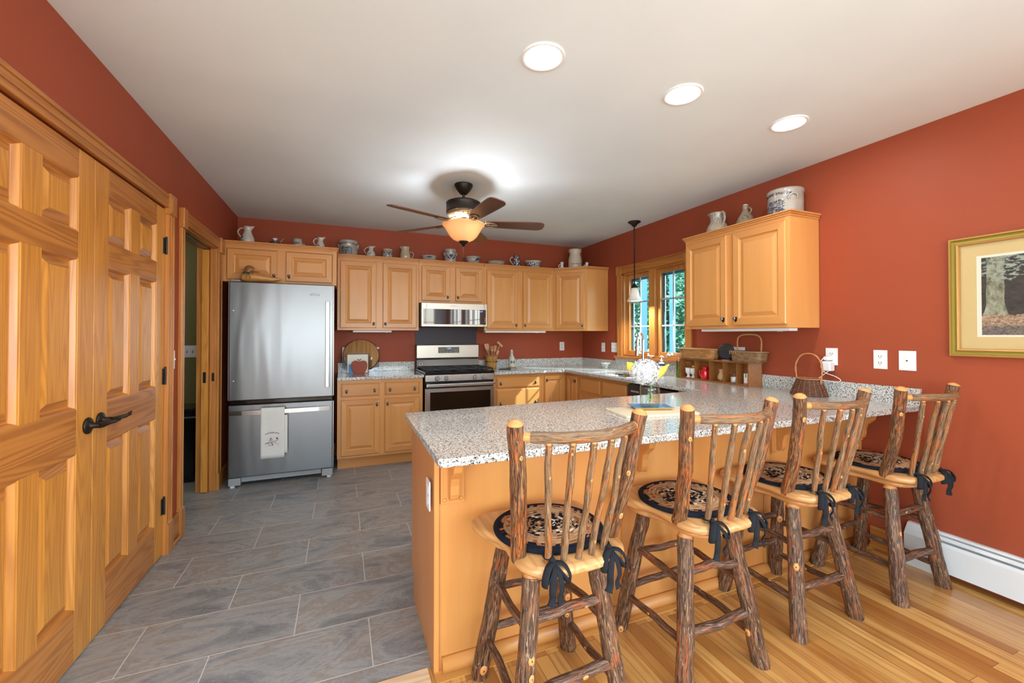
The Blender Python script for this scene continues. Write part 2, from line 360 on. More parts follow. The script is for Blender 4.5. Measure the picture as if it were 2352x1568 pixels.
def m_print():
    m, n, l, b = mat('woodland_print')
    v = coords(n, l); sx = nd(n, 'SeparateXYZ'); l.new(v, sx.inputs[0]); Y, Z = mth(n, l, 'ADD', sx.outputs[1], -4.22), mth(n, l, 'ADD', sx.outputs[2], 1.207)
    nz = noi(n, l, coords(n, l, (1, 1, 1.6)), 28, 6, .7, .5)
    base = ramp(n, [(.35, (.035, .035, .035)), (.65, (.075, .072, .068))]); l.new(nz, base.inputs[0])
    c = base.outputs[0]
    # trunk: y in world metres, left part of the print
    wob = mth(n, l, 'MULTIPLY_ADD', noi(n, l, coords(n, l, (1, 1, .6), (2, 2, 2)), 5, 3), .06, -.03)
    flare = mth(n, l, 'MULTIPLY', mth(n, l, 'POWER', mth(n, l, 'MAXIMUM', mth(n, l, 'SUBTRACT', 1.5, Z), 0.), 3.), 26.)
    d = mth(n, l, 'ABSOLUTE', mth(n, l, 'ADD', mth(n, l, 'SUBTRACT', Y, -3.963), wob))
    tr = mth(n, l, 'LESS_THAN', d, mth(n, l, 'ADD', flare, .034))
    tcol = ramp(n, [(.35, (.10, .10, .07)), (.55, (.33, .34, .24)), (.7, (.45, .46, .36))]); l.new(noi(n, l, coords(n, l, (1, 1, .5)), 45, 6, .7), tcol.inputs[0])
    c = mixc(n, l, tr, c, tcol.outputs[0])
    lf = ramp(n, [(.52, (0, 0, 0)), (.56, (1, 1, 1))]); l.new(noi(n, l, coords(n, l, (1, 1, 2.6), rot=(R(12), 0, 0)), 34, 4, .6, .5), lf.inputs[0])
    up = mth(n, l, 'GREATER_THAN', mth(n, l, 'ADD', Z, mth(n, l, 'MULTIPLY', nz, .14)), 1.68)
    c = mixc(n, l, mth(n, l, 'MULTIPLY', lf.outputs[0], up), c, (.34, .40, .33))
    gcol = ramp(n, [(.4, (.20, .13, .09)), (.6, (.60, .42, .29))]); l.new(noi(n, l, coords(n, l, (1, 1, 2.2)), 75, 5, .7), gcol.inputs[0])
    gr = mth(n, l, 'LESS_THAN', mth(n, l, 'ADD', Z, mth(n, l, 'MULTIPLY', nz, .05)), 1.448)
    c = mixc(n, l, gr, c, gcol.outputs[0])
    dk = mth(n, l, 'LESS_THAN', mth(n, l, 'ADD', Z, mth(n, l, 'MULTIPLY', nz, .05)), 1.392)
    gc2 = ramp(n, [(.4, (.08, .08, .08)), (.62, (.30, .25, .21))]); l.new(noi(n, l, coords(n, l, (1, 1, 2.2)), 85, 5, .7), gc2.inputs[0])
    c = mixc(n, l, dk, c, gc2.outputs[0])
    l.new(c, b.inputs['Base Color']); b.inputs['Roughness'].default_value = .35
    return m
PRINT = m_print()

# ------------------------------------------------------------------ mesh helpers
class MB:
    def __init__(s): s.v = []; s.f = []; s.m = []; s.sm = []; s.gr = []
    def add(s, vs, fs, m=0, smooth=False, gr=None, mt=None):
        o = len(s.v)
        vs = [Vector(p) for p in vs]
        if mt is not None: vs = [mt @ p for p in vs]
        s.v += vs; s.gr += gr if gr else [Vector(p) for p in vs]
        for i, f in enumerate(fs):
            s.f.append([o + k for k in f]); s.m.append(m[i] if isinstance(m, list) else m)
            s.sm.append(smooth[i] if isinstance(smooth, list) else smooth)
    def box(s, x0, x1, y0, y1, z0, z1, m=0, mt=None):
        x0, x1 = min(x0, x1), max(x0, x1); y0, y1 = min(y0, y1), max(y0, y1); z0, z1 = min(z0, z1), max(z0, z1)
        vs = [(x, y, z) for z in (z0, z1) for y in (y0, y1) for x in (x0, x1)]
        s.add(vs, [(0, 2, 3, 1), (4, 5, 7, 6), (0, 1, 5, 4), (2, 6, 7, 3), (0, 4, 6, 2), (1, 3, 7, 5)], m, False, None, mt)
    def prism(s, pts, a, b, axis='z', m=0, mt=None, smooth=False, mcap=None):
        """pts 2D ccw; extruded from a to b along axis. axis z: (x,y); x: (y,z); y: (x,z)"""
        f = {'z': lambda p, t: (p[0], p[1], t), 'x': lambda p, t: (t, p[0], p[1]), 'y': lambda p, t: (p[0], t, p[1])}[axis]
        n = len(pts); vs = [f(p, a) for p in pts] + [f(p, b) for p in pts]
        fs = [tuple(range(n))[::-1], tuple(range(n, 2 * n))] + [(i, (i + 1) % n, n + (i + 1) % n, n + i) for i in range(n)]
        if axis == 'y': fs = [q[::-1] for q in fs]
        mc = m if mcap is None else mcap
        s.add(vs, fs, [mc, mc] + [m] * n, [False, False] + [smooth] * n, None, mt)
    def lathe(s, prof, c=(0, 0, 0), seg=24, m=0, mt=None, smooth=True, mats=None):
        vs = []; n = len(prof)
        for k in range(seg):
            t = 2 * pi * k / seg
            for r, z in prof: vs.append((c[0] + r * cos(t), c[1] + r * sin(t), c[2] + z))
        fs = []; ms = []
        for k in range(seg):
            k2 = (k + 1) % seg
            for i in range(n - 1):
                fs.append((k * n + i, k2 * n + i, k2 * n + i + 1, k * n + i + 1)); ms.append(mats[i] if mats else m)
        s.add(vs, fs, ms, smooth, None, mt)
        for i in (0, n - 1):
            if prof[0] == prof[-1]: break
            if prof[i][0] > 1e-4: 
                r, z = prof[i]; ring = [(c[0] + r * cos(2 * pi * k / seg), c[1] + r * sin(2 * pi * k / seg), c[2] + z) for k in range(seg)]
                s.add(ring, [tuple(range(seg))[::-1 if i == 0 else 1]], (mats[0 if i == 0 else -1] if mats else m), False, None, mt)
    def tube(s, pts, rad, seg=12, m=0, caps=True, mcap=None, rough=0., seed=0., flat=1., dome=False, closed=False, off=None):
        pts = [Vector(p) for p in pts]; n = len(pts)
        if not hasattr(rad, '__len__'): rad = [rad] * n
        vs = []; gr = []; L = 0.; up = None
        off = off or Vector((seed * 3.1, seed * 1.7, seed * 5.3))
        for i, p in enumerate(pts):
            if closed: t = (pts[(i + 1) % n] - pts[i - 1]).normalized()
            else: t = (pts[min(i + 1, n - 1)] - pts[max(i - 1, 0)]).normalized()
            if up is None:
                up = Vector((0, 0, 1)) if abs(t.z) < .9 else Vector((1, 0, 0))
            u = (up - t * up.dot(t)).normalized(); w = t.cross(u); up = u
            if i: L += (p - pts[i - 1]).length
            for k in range(seg):
                a = 2 * pi * k / seg; r = rad[i]
                g = Vector((rad[i] * cos(a), rad[i] * sin(a), L)) + off
                if rough: r *= 1 + rough * noise.noise(Vector((cos(a) * 1.3, sin(a) * 1.3, L * 14)) + off) + rough * .6 * noise.noise(Vector((cos(a) * 3, sin(a) * 3, L * 40)) + off)
                vs.append(p + u * r * cos(a) * flat + w * r * sin(a)); gr.append(g)
        fs = [(i * seg + k, i * seg + (k + 1) % seg, (i + 1) * seg + (k + 1) % seg, (i + 1) * seg + k) for i in range(n - 1) for k in range(seg)]
        if closed: fs += [((n - 1) * seg + k, (n - 1) * seg + (k + 1) % seg, (k + 1) % seg, k) for k in range(seg)]
        s.add(vs, fs, m, True, gr)
        if caps and not closed:
            mc = m if mcap is None else mcap
            for i, sg in ((0, -1), (n - 1, 1)):
                ring = vs[i * seg:(i + 1) * seg]; t = (pts[i] - pts[i - sg]).normalized()
                if dome and (dome == 2 or sg == 1):
                    c = pts[i]; a1 = [c + (q - c) * .84 + t * rad[i] * .28 for q in ring]; a2 = [c + (q - c) * .5 + t * rad[i] * .52 for q in ring]
                    vv = ring + a1 + a2 + [c + t * rad[i] * .62]
                    ff = [(j * seg + k, j * seg + (k + 1) % seg, (j + 1) * seg + (k + 1) % seg, (j + 1) * seg + k) for j in range(2) for k in range(seg)] + [(2 * seg + k, 2 * seg + (k + 1) % seg, 3 * seg) for k in range(seg)]
                    if sg == -1: ff = [q[::-1] for q in ff]
                    s.add(vv, ff, mc, True)
                else: s.add(ring, [tuple(range(seg))[::sg]], mc, False)
    def ball(s, c, r, seg=12, m=0, sc=(1, 1, 1), mt=None):
        vs = []; fs = []; n = seg // 2 + 1
        for i in range(n):
            a = pi * i / (n - 1)
            for k in range(seg):
                t = 2 * pi * k / seg; vs.append((c[0] + r * sc[0] * sin(a) * cos(t), c[1] + r * sc[1] * sin(a) * sin(t), c[2] + r * sc[2] * cos(a)))
        for i in range(n - 1):
            for k in range(seg): fs.append((i * seg + k, (i + 1) * seg + k, (i + 1) * seg + (k + 1) % seg, i * seg + (k + 1) % seg))
        s.add(vs, fs, m, True, None, mt)
    def build(s, name, mats, parent=None, bevel=0., seg=2, weld=False, loc=None, rot=None):
        me = bpy.data.meshes.new(name); me.from_pydata([tuple(v) for v in s.v], [], s.f)
        if not isinstance(mats, (list, tuple)): mats = [mats]
        for q in mats: me.materials.append(q)
        me.polygons.foreach_set('material_index', s.m); me.polygons.foreach_set('use_smooth', s.sm)
        at = me.attributes.new('gr', 'FLOAT_VECTOR', 'POINT'); at.data.foreach_set('vector', [c for g in s.gr for c in g])
        bm = bmesh.new(); bm.from_mesh(me)
        if weld: bmesh.ops.remove_doubles(bm, verts=bm.verts, dist=1e-5)
        bmesh.ops.recalc_face_normals(bm, faces=bm.faces); bm.to_mesh(me); bm.free(); me.update()
        o = bpy.data.objects.new(name, me); COL.objects.link(o)
        if parent: o.parent = parent
        if loc: o.location = loc
        if rot: o.rotation_euler = rot
        if bevel:
            b = o.modifiers.new('bevel', 'BEVEL'); b.width = bevel; b.segments = seg; b.limit_method = 'ANGLE'; b.angle_limit = R(38); b.harden_normals = False
        return o
def tag(o, label, cat, group=None, kind=None):
    o['label'] = label; o['category'] = cat
    if group: o['group'] = group
    if kind: o['kind'] = kind
    return o
def thing(name, loc, label, cat, group=None, rz=0.):
    o = bpy.data.objects.new(name, None); COL.objects.link(o); o.location = loc; o.rotation_euler = (0, 0, rz)
    o.empty_display_size = .1; return tag(o, label, cat, group)
def struct(o): o['kind'] = 'structure'; return o
def sempty(name, loc=(0, 0, 0)):
    o = bpy.data.objects.new(name, None); COL.objects.link(o); o.location = loc; return struct(o)
def bx(name, m, *b, parent=None, bevel=0., **k):
    q = MB(); q.box(*b); return q.build(name, m, parent, bevel, **k)
def frame(o, u, v):
    """matrix: local x->u, y->v, z->u x v"""
    u = Vector(u).normalized(); v = Vector(v).normalized(); w = u.cross(v)
    return Matrix(((u.x, v.x, w.x, o[0]), (u.y, v.y, w.y, o[1]), (u.z, v.z, w.z, o[2]), (0, 0, 0, 1)))
def rings(q, mt, w, h, prof, mats, cm=0, back=True, th=0.):
    """concentric mitred rings: prof list of (inset, height); mats list per ring: (level, upright)"""
    vs = []; fs = []; ms = []
    for i, (a, z) in enumerate(prof): vs += [(a, a, z), (w - a, a, z), (w - a, h - a, z), (a, h - a, z)]
    for i in range(len(prof) - 1):
        b0, b1 = i * 4, i * 4 + 4
        for k in range(4):
            fs.append((b0 + k, b0 + (k + 1) % 4, b1 + (k + 1) % 4, b1 + k)); ms.append(mats[i][k % 2])
    e = (len(prof) - 1) * 4; fs.append((e, e + 1, e + 2, e + 3)); ms.append(cm)
    if back: fs.append((3, 2, 1, 0)); ms.append(cm)
    q.add(vs, fs, ms, False, None, mt)
def text(q, s, size, mt=None, m=0, fn=None, depth=0., align='CENTER', shear=0.):
    cu = bpy.data.curves.new('t', 'FONT'); cu.body = s; cu.size = size; cu.align_x = align; cu.extrude = depth; cu.shear = shear; cu.resolution_u = 3
    o = bpy.data.objects.new('t', cu); COL.objects.link(o)
    dg = bpy.context.evaluated_depsgraph_get(); dg.update()
    me = o.evaluated_get(dg).to_mesh()
    vs = [v.co.copy() for v in me.vertices]; fs = [tuple(p.vertices) for p in me.polygons]
    o.evaluated_get(dg).to_mesh_clear(); bpy.data.objects.remove(o); bpy.data.curves.remove(cu)
    if fn: vs = [Vector(fn(v)) for v in vs]
    q.add(vs, fs, m, False, None, mt)
def crom(pts, n=6, closed=False):
    P = [Vector(p) for p in pts]; out = []; N = len(P)
    rng = range(N) if closed else range(N - 1)
    for i in rng:
        g = (lambda j: P[j % N]) if closed else (lambda j: P[max(0, min(N - 1, j))])
        a, b, c, d = g(i - 1), g(i), g(i + 1), g(i + 2)
        for k in range(n):
            t = k / n; out.append(.5 * ((2 * b) + (c - a) * t + (2 * a - 5 * b + 4 * c - d) * t * t + (3 * b - 3 * c + d - a) * t ** 3))
    if not closed: out.append(P[-1])
    return out
def lerp(a, b, n): a, b = Vector(a), Vector(b); return [a + (b - a) * i / (n - 1) for i in range(n)]

# ------------------------------------------------------------------ the room shell
YB = -9.0                                   # wall behind the camera
q = MB(); q.box(-2.3, W, -3.335, 0, -.05, 0); struct(q.build('floor', TILE))
q = MB(); q.box(1.30, W, -9.0, -3.335, -.05, 0); q.box(-2.3, 1.30, -9.0, -3.425, -.05, 0); struct(q.build('floor', PLANK))
q = MB(); q.box(0.0, 1.312, -3.425, -3.335, -.03, .004); struct(q.build('trim_1', RAW, bevel=.001))
q = MB(); q.box(-2.3, W + .14, YB, .12, H, H + .1); struct(q.build('ceiling', CEIL))
bx_ = MB(); bx_.box(-2.3, W + .14, 0, .12, 0, H); struct(bx_.build('wall_back', RED))
# left wall with the closet doors and the pocket doorway
LW = -.14
q = MB()
q.box(LW, 0, -.745, 0, 0, H); q.box(LW, 0, -1.60, -.745, 2.065, H); q.box(LW, 0, -1.885, -1.60, 0, H)
q.box(LW, 0, -3.45, -1.885, 2.09, H); q.box(LW, 0, -4.3, -3.45, 0, H)
struct(q.build('wall_left', RED))
# the living room is wider: its left wall is further out, pale blue
q = MB(); q.box(-2.44, -2.3, -5.45, -4.3, 0, H); q.box(-2.44, -2.3, YB, -7.75, 0, H); q.box(-2.44, -2.3, -7.75, -5.45, 2.25, H); q.box(-2.3, LW, -4.3, -4.2, 0, H)
struct(q.build('wall_living', CREAM))
# laundry room beyond the pocket doorway
q = MB(); q.box(-2.3, LW, -.02, 0, 0, H); q.box(-2.3, -2.2, -2.4, -.02, 0, H); q.box(-2.3, LW, -2.5, -2.4, 0, H)
struct(q.build('wall_laundry', OLIVE))
# right wall with the sink window and two living room windows
q = MB(); wy0, wy1, wz0, wz1 = -1.89, -.90, 1.085, 2.045
q.box(W, W + .14, wy1, 0, 0, H); q.box(W, W + .14, wy0, wy1, 0, wz0); q.box(W, W + .14, wy0, wy1, wz1, H); q.box(W, W + .14, -5.5, wy0, 0, H)
for a, b in ((-6.9, -5.5), (-8.6, -7.2)): q.box(W, W + .14, a, b, 0, .65); q.box(W, W + .14, a, b, 2.25, H)
q.box(W, W + .14, -7.2, -6.9, 0, H); q.box(W, W + .14, YB, -8.6, 0, H)
struct(q.build('wall_right', RED))
q = MB(); xs = [(-1.2, .1), (.8, 2.1), (2.45, 3.75)]; px = -2.3
for a, b in xs:
    q.box(px, a, YB - .12, YB, 0, H); q.box(a, b, YB - .12, YB, 0, .6); q.box(a, b, YB - .12, YB, 2.3, H); px = b
q.box(px, W + .14, YB - .12, YB, 0, H); struct(q.build('wall_front', CREAM))

# windows behind the camera: sash frames with muntins
def room_window(k, o, u, w, h, n):
    e = sempty('window_%d' % k, o); mt = frame((0, 0, 0), u, (0, 0, 1))
    f = MB(); t = .05
    for b in ((0, w, 0, t), (0, w, h - t, h), (0, t, t, h - t), (w - t, w, t, h - t), (w / 2 - .03, w / 2 + .03, t, h - t)): f.box(b[0], b[1], b[2], b[3], -.03, .03, mt=mt)
    struct(f.build('window_frame', CANW, e))
    f = MB()
    for x in (w * .25, w * .75): f.box(x - .009, x + .009, t, h - t, -.008, .008, mt=mt)
    for z in (h * .33, h * .66): f.box(t, w - t, z - .009, z + .009, -.007, .007, mt=mt)
    struct(f.build('muntin', CANW, e))
for i, (a, b) in enumerate(xs): room_window(2 + i, (a, YB - .05, .6), (1, 0, 0), b - a, 1.7, 0)
for i, (a, b) in enumerate(((-6.9, -5.5), (-8.6, -7.2))): room_window(5 + i, (W + .06, a, .65), (0, 1, 0), b - a, 1.6, 0)
room_window(7, (-2.37, -7.75, .02), (0, 1, 0), 2.3, 2.23, 0)

# ---- sink window
e = sempty('window_1', (W, (wy0 + wy1) / 2, wz0))
def wl(name, m, *boxes, bevel=.002):
    f = MB()
    for b in boxes: f.box(b[0] - W, b[1] - W, b[2] - (wy0 + wy1) / 2, b[3] - (wy0 + wy1) / 2, b[4] - wz0, b[5] - wz0)
    return struct(f.build(name, m, e, bevel=bevel))
ym = -1.395
wl('casing', OAK_V, (W - .018, W, wy0 - .075, wy0, 1.062, 2.045), (W - .018, W, wy1, wy1 + .085, 1.062, 2.045), (W - .024, W - .0185, wy1 + .06, wy1 + .084, 1.064, 2.043), (W - .022, W - .0185, wy1 + .012, wy1 + .022, 1.064, 2.043))
wl('head_casing', OAK_H, (W - .02, W, wy0 - .01, wy1 + .0, 2.045, 2.125), (W - .03, W, wy0 - .09, wy1 + .03, 2.118, 2.13))
wl('corner_block', OAK_V, (W - .03, W, wy1, wy1 + .095, 2.03, 2.14), (W - .03, W, wy0 - .085, wy0, 2.03, 2.14))
wl('jamb', OAK_V, (W, W + .13, wy0, wy0 + .022, wz0, wz1), (W, W + .13, wy1 - .022, wy1, wz0, wz1), (W + .005, W + .13, ym - .045, ym + .045, wz0, wz1))
wl('jamb_head', OAK_H, (W, W + .13, wy0, wy1, wz1 - .02, wz1))
wl('sill', OAK_H, (W - .045, W + .13, wy0 - .11, wy1 + .115, 1.045, 1.072), (W - .002, W + .13, wy0, wy1, 1.0725, wz0 + .012))
for a, b in ((wy0 + .022, ym - .045), (ym + .045, wy1 - .022)):
    z0, z1 = wz0 + .012, wz1 - .02; t = .042
    wl('sash', OAK_V, (W + .045, W + .085, a, a + t, z0, z1), (W + .045, W + .085, b - t, b, z0, z1), (W + .045, W + .085, a + t, b - t, z0, z0 + t), (W + .045, W + .085, a + t, b - t, z1 - t, z1))
    wl('spacer', plain('sash_outer', (.30, .26, .27), .5), (W + .085, W + .10, a + t - .004, a + t + .028, z0 + t, z1 - t), (W + .085, W + .10, b - t - .028, b - t + .004, z0 + t, z1 - t), (W + .085, W + .10, a + t, b - t, z1 - t - .028, z1 - t))
    wl('pane', PANE, (W + .074, W + .077, a + t, b - t, z0 + t, z1 - t), bevel=0)
    g = [(W + .062, W + .074, (a + b) / 2 - .008, (a + b) / 2 + .008, z0 + t, z1 - t)]
    for k in (1, 2):
        zz = z0 + t + (z1 - z0 - 2 * t) * k / 3; g.append((W + .062, W + .074, a + t, b - t, zz - .008, zz + .008))
    wl('muntin', plain('muntin_grey', (.50, .48, .48), .5), *g)
for yy, s in ((-1.13, 1), (-1.60, -1)):
    f = MB(); f.tube([(0, 0, 0), (0, 0, .012), (-.008, -.02 * 1, .016), (-.012, -.055, .006), (-.012, -.085, .02)], [.009, .009, .008, .007, .009], 8)
    o = struct(f.build('crank', WHITE, e)); o.location = (.035, yy - (wy0 + wy1) / 2, 0.014); o.rotation_euler = (0, 0, 0.3 if s > 0 else -.1); o.scale = (1.5, 1.15, 1.5)

# ---- outside: lawn, blue boards added for the pale streaks behind the panes, trees
q = MB(); q.box(W + .14, 30, -22, 30, -1.2, -1.1); struct(q.build('ground', plain('lawn', (.10, .17, .05), .9)))
fe = thing('blue_boards', (7.3, 2.7, -1.1), 'pale blue vertical boards seen through the sink window', 'fence', rz=R(-40))
random.seed(5)
for k in range(26):
    if random.random() < .45: continue
    f = MB(); f.box(-2.4 + k * .2, -2.4 + k * .2 + .13, -.012, .012, 0, 4.2); f.build('board', plain('blue_board', (.36, .60, .68), .6) if k < 1 or 'blue_board' not in bpy.data.materials else bpy.data.materials['blue_board'], fe)
f = MB(); f.box(-2.5, 2.9, .012, .05, .2, .3); f.build('board_rail', bpy.data.materials['blue_board'] if 'blue_board' in bpy.data.materials else WHITE, fe)
LEAF = [plain('leaf_%d' % k, c, .6) for k, c in enumerate(((.13, .33, .20), (.20, .44, .22), (.09, .26, .20), (.42, .60, .26)))]
def tree(x, y, h, r, seed, label):
    random.seed(seed); t = thing('tree', (x, y, -1.1), label, 'tree', 'trees outside the sink window')
    f = MB(); f.tube([(0, 0, 0), (.05, 0, h * .4), (0, .08, h * .8)], [.17, .13, .06], 10, rough=.2, seed=seed); f.build('trunk', BARK, t)
    f = MB()
    for k in range(6500):
        d = Vector((random.gauss(0, 1), random.gauss(0, 1), random.gauss(0, 1))).normalized() * r * random.uniform(.45, 1)
        c = Vector((d.x, d.y, h * .62 + d.z * h * .2)); s_ = random.uniform(.06, .13)
        a = Vector((random.gauss(0, 1), random.gauss(0, 1), random.gauss(0, .6))).normalized(); b = a.orthogonal().normalized()
        f.add([c - a * s_, c + b * s_ * .5, c + a * s_, c - b * s_ * .5], [(0, 1, 2, 3)], random.choice((0, 0, 1, 1, 2, 3)))
    f.build('foliage', LEAF, t)
tree(10.6, 5.5, 6.0, 1.8, 1, 'leafy green tree outside, nearest of those behind the sink window')
tree(14.6, 8.6, 7.4, 2.2, 2, 'taller leafy tree outside, second nearest behind the sink window')
tree(18.4, 12.2, 8.6, 2.9, 3, 'largest leafy tree outside, furthest behind the sink window')
tree(9.6, 9.6, 6.4, 2.1, 4, 'leafy tree outside at the left edge of the sink window')
tree(14.8, 3.6, 6.8, 2.2, 5, 'leafy tree outside at the right edge of the sink window')

# ---- closet doors (six panel pine), pocket door, casings
def pine_leaf(name, y0, y1, parent=None):
    w = y1 - y0; h = 2.08; q = MB(); st = .115; ms = .105; T = -.035
    def bxx(a, b, z0, z1, m): q.box(T, 0, y0 + a, y0 + b, z0, z1, m)
    zs = [(0.008, .215), (.84, 1.02), (1.633, 1.742), (1.965, h)]; c0, c1 = w / 2 - ms / 2, w / 2 + ms / 2
    bxx(0, st, .008, h, 0); bxx(w - st, w, .008, h, 0)
    for a, b in zs: bxx(st, w - st, a, b, 1)
    pz = [(.215, .84), (1.02, 1.633), (1.742, 1.965)]
    for a, b in pz: bxx(c0, c1, a, b, 0)
    o = struct(q.build(name, [PINE_V, PINE_H], parent, bevel=.0015)); o.location = (0, 0, 0)
    for a, b in pz:
        for u0, u1 in ((st, c0), (c1, w - st)):
            f = MB(); rings(f, frame((0, y0 + u0, a), (0, 1, 0), (0, 0, 1)), u1 - u0, b - a,
                            [(-.002, -.001), (.005, -.004), (.013, -.020), (.016, -.022), (.018, -.022), (.048, -.007), (.050, -.007)],
                            [(1, 0)] * 6, 0, back=False)
            struct(f.build('panel', [PINE_V, PINE_H], o))
    return o
d1 = pine_leaf('door_1', -3.445, -2.664); d2 = pine_leaf('door_2', -2.658, -1.888)
def lever(parent, y, z, hand):
    f = MB(); mt = Matrix.Rotation(pi / 2, 4, 'Y')
    f.lathe([(.0, -.0), (.033, 0), (.035, .004), (.033, .009), (.018, .013), (.012, .02), (.012, .045)], (0, 0, 0), 24, 0, Matrix.Translation((0, y, z)) @ mt)
    f.tube([(.045, y - .012, z), (.05, y, z), (.052, y + .05, z), (.052, y + .105, z - .002)], [.011, .012, .0095, .010], 12, caps=True)
    f.tube([(.052, y + .10, z - .004), (.054, y + .125, z - .002), (.052, y + .15, z + .006), (.048, y + .178, z + .009)], [.011, .012, .008, .002], 10, flat=.45)
    struct(f.build('handle', BRONZE, parent))
lever(d1, -2.705, .94, 1); lever(d2, -2.605, .945, 1)
for z in (1.858, 1.073, .295):
    f = MB(); f.box(-.001, .003, -1.915, -1.878, z - .047, z + .047); f.tube([(.007, -1.886, z - .05), (.007, -1.886, z + .05)], .006, 8); f.ball((.007, -1.886, z + .053), .006, 8)
    struct(f.build('hinge', IRON, d2))
# casings around the closet
q = MB()
for a, b, t in ((-1.885, -1.803, .018), (-1.884, -1.872, .022), (-1.850, -1.838, .022), (-1.818, -1.804, .024)): q.box(0 if t == .018 else .001, t, a, b, .185 if t == .018 else .187, 2.06 if t == .018 else 2.058)
q.box(-.10, -.001, -1.8865, -1.8855, 0.001, 2.089)
struct(q.build('trim_2', OAK_V, bevel=.002))
q = MB(); q.box(0, .018, -3.55, -1.885, 2.088, 2.165); q.box(.001, .024, -3.549, -1.886, 2.150, 2.168); q.box(.001, .021, -3.549, -1.886, 2.0885, 2.098); q.box(.001, .022, -3.549, -1.886, 2.118, 2.126)
struct(q.build('trim_3', OAK_H, bevel=.002))
q = MB(); q.box(0, .032, -1.895, -1.795, 2.055, 2.178); q.box(0, .036, -1.88, -1.81, 2.07, 2.163); struct(q.build('trim_4', OAK_V, bevel=.003))
def plinth(k, a, b, t=.03, h=.19):
    q = MB(); q.prism([(0, 0), (t, 0), (t, h - .02), (t - .004, h - .008), (t - .012, h), (0, h)], a, b, 'y'); struct(q.build('trim_%d' % k, OAK_V, bevel=.001))
plinth(5, -1.888, -1.800)
q = MB(); q.box(0, .018, -1.657, -1.602, .185, 2.03); q.box(.001, .022, -1.656, -1.645, .187, 2.028); q.box(.001, .021, -1.616, -1.603, .187, 2.028); q.box(-.14, -.001, -1.600, -1.592, 0, 2.064)
struct(q.build('trim_6', OAK_V, bevel=.002)); plinth(7, -1.662, -1.598)
q = MB(); q.box(0, .018, -.745, -.66, .14, 2.03); q.box(.001, .022, -.675, -.661, .142, 2.028); q.box(-.046, 0, -.757, -.745, 0, 2.065); q.box(-.14, -.098, -.757, -.745, 0, 2.065)
struct(q.build('trim_8', OAK_V, bevel=.002)); plinth(9, -.752, -.655, .026, .15)
q = MB(); q.box(0, .02, -1.66, -.69, 2.063, 2.145); q.box(.001, .026, -1.659, -.691, 2.13, 2.148); q.box(-.046, 0, -1.60, -.757, 2.055, 2.065); q.box(-.14, -.098, -1.60, -.757, 2.055, 2.065)
struct(q.build('trim_10', OAK_H, bevel=.002))
q = MB(); q.box(0, .034, -1.668, -1.592, 2.028, 2.158); q.box(0, .034, -.75, -.645, 2.028, 2.158); struct(q.build('trim_11', OAK_V, bevel=.004))
q = MB(); q.box(-.094, -.05, -1.40, -.80, 2.045, 2.058); struct(q.build('trim_12', PEWTER))       # pocket door track
# pocket door: leading edge stands a little out of its pocket
q = MB(); q.box(-.096, -.05, -.79, -.05, .006, 2.04); d3 = struct(q.build('door_3', PINE_V, bevel=.002))
f = MB(); f.box(-.084, -.062, -.7925, -.79, .92, 1.01); f.box(-.08, -.066, -.794, -.7925, .935, .955); f.box(-.08, -.066, -.794, -.7925, .975, .992); struct(f.build('latch', BRONZE, d3))
f = MB(); f.box(-.03, -.012, -.7592, -.757, .93, 1.0); struct(f.build('strike_plate', BRONZE, bpy.data.objects['trim_8']))
# baseboards
def base(name, pts, a, b, ax, m=OAK_H, h=.14, t=.016):
    q = MB(); q.box(*pts); return struct(q.build(name, m, bevel=.003))
base('baseboard_left', (0, .016, -1.800, -1.662, 0, .17), 0, 0, 'y')
q = MB(); q.box(.016, .034, -1.799, -1.663, 0, .03); struct(q.build('trim_13', OAK_H, bevel=.009, seg=3))
q = MB(); q.box(0, .016, -.655, -.02, 0, .135); q.box(0, .02, -.655, -.02, .11, .125); struct(q.build('baseboard_left', OAK_H, bevel=.003))
q = MB(); q.box(.02, .93, -.016, 0, 0, .135); struct(q.build('baseboard_back', OAK_H, bevel=.003))
q = MB(); q.box(W - .016, W, -3.60, -3.41, 0, .13); q.box(W - .03, W - .016, -3.60, -3.41, 0, .02); struct(q.build('baseboard_right', OAK_H, bevel=.003))

# laundry room: low black chest
t = thing('storage_chest', (-.75, -.32, 0), 'low black chest with a pale edged top beyond the pocket doorway', 'chest')
f = MB(); f.box(-.5, .52, -.12, .25, .0, .575); f.build('body', BLACK, t, bevel=.01)
f = MB(); f.box(-.51, .53, -.135, .26, .577, .592); f.build('top_edge', PEWTER, t)
f = MB(); f.box(-.50, .52, -.13, .255, .593, .66); f.build('lid', BLACK, t, bevel=.02)

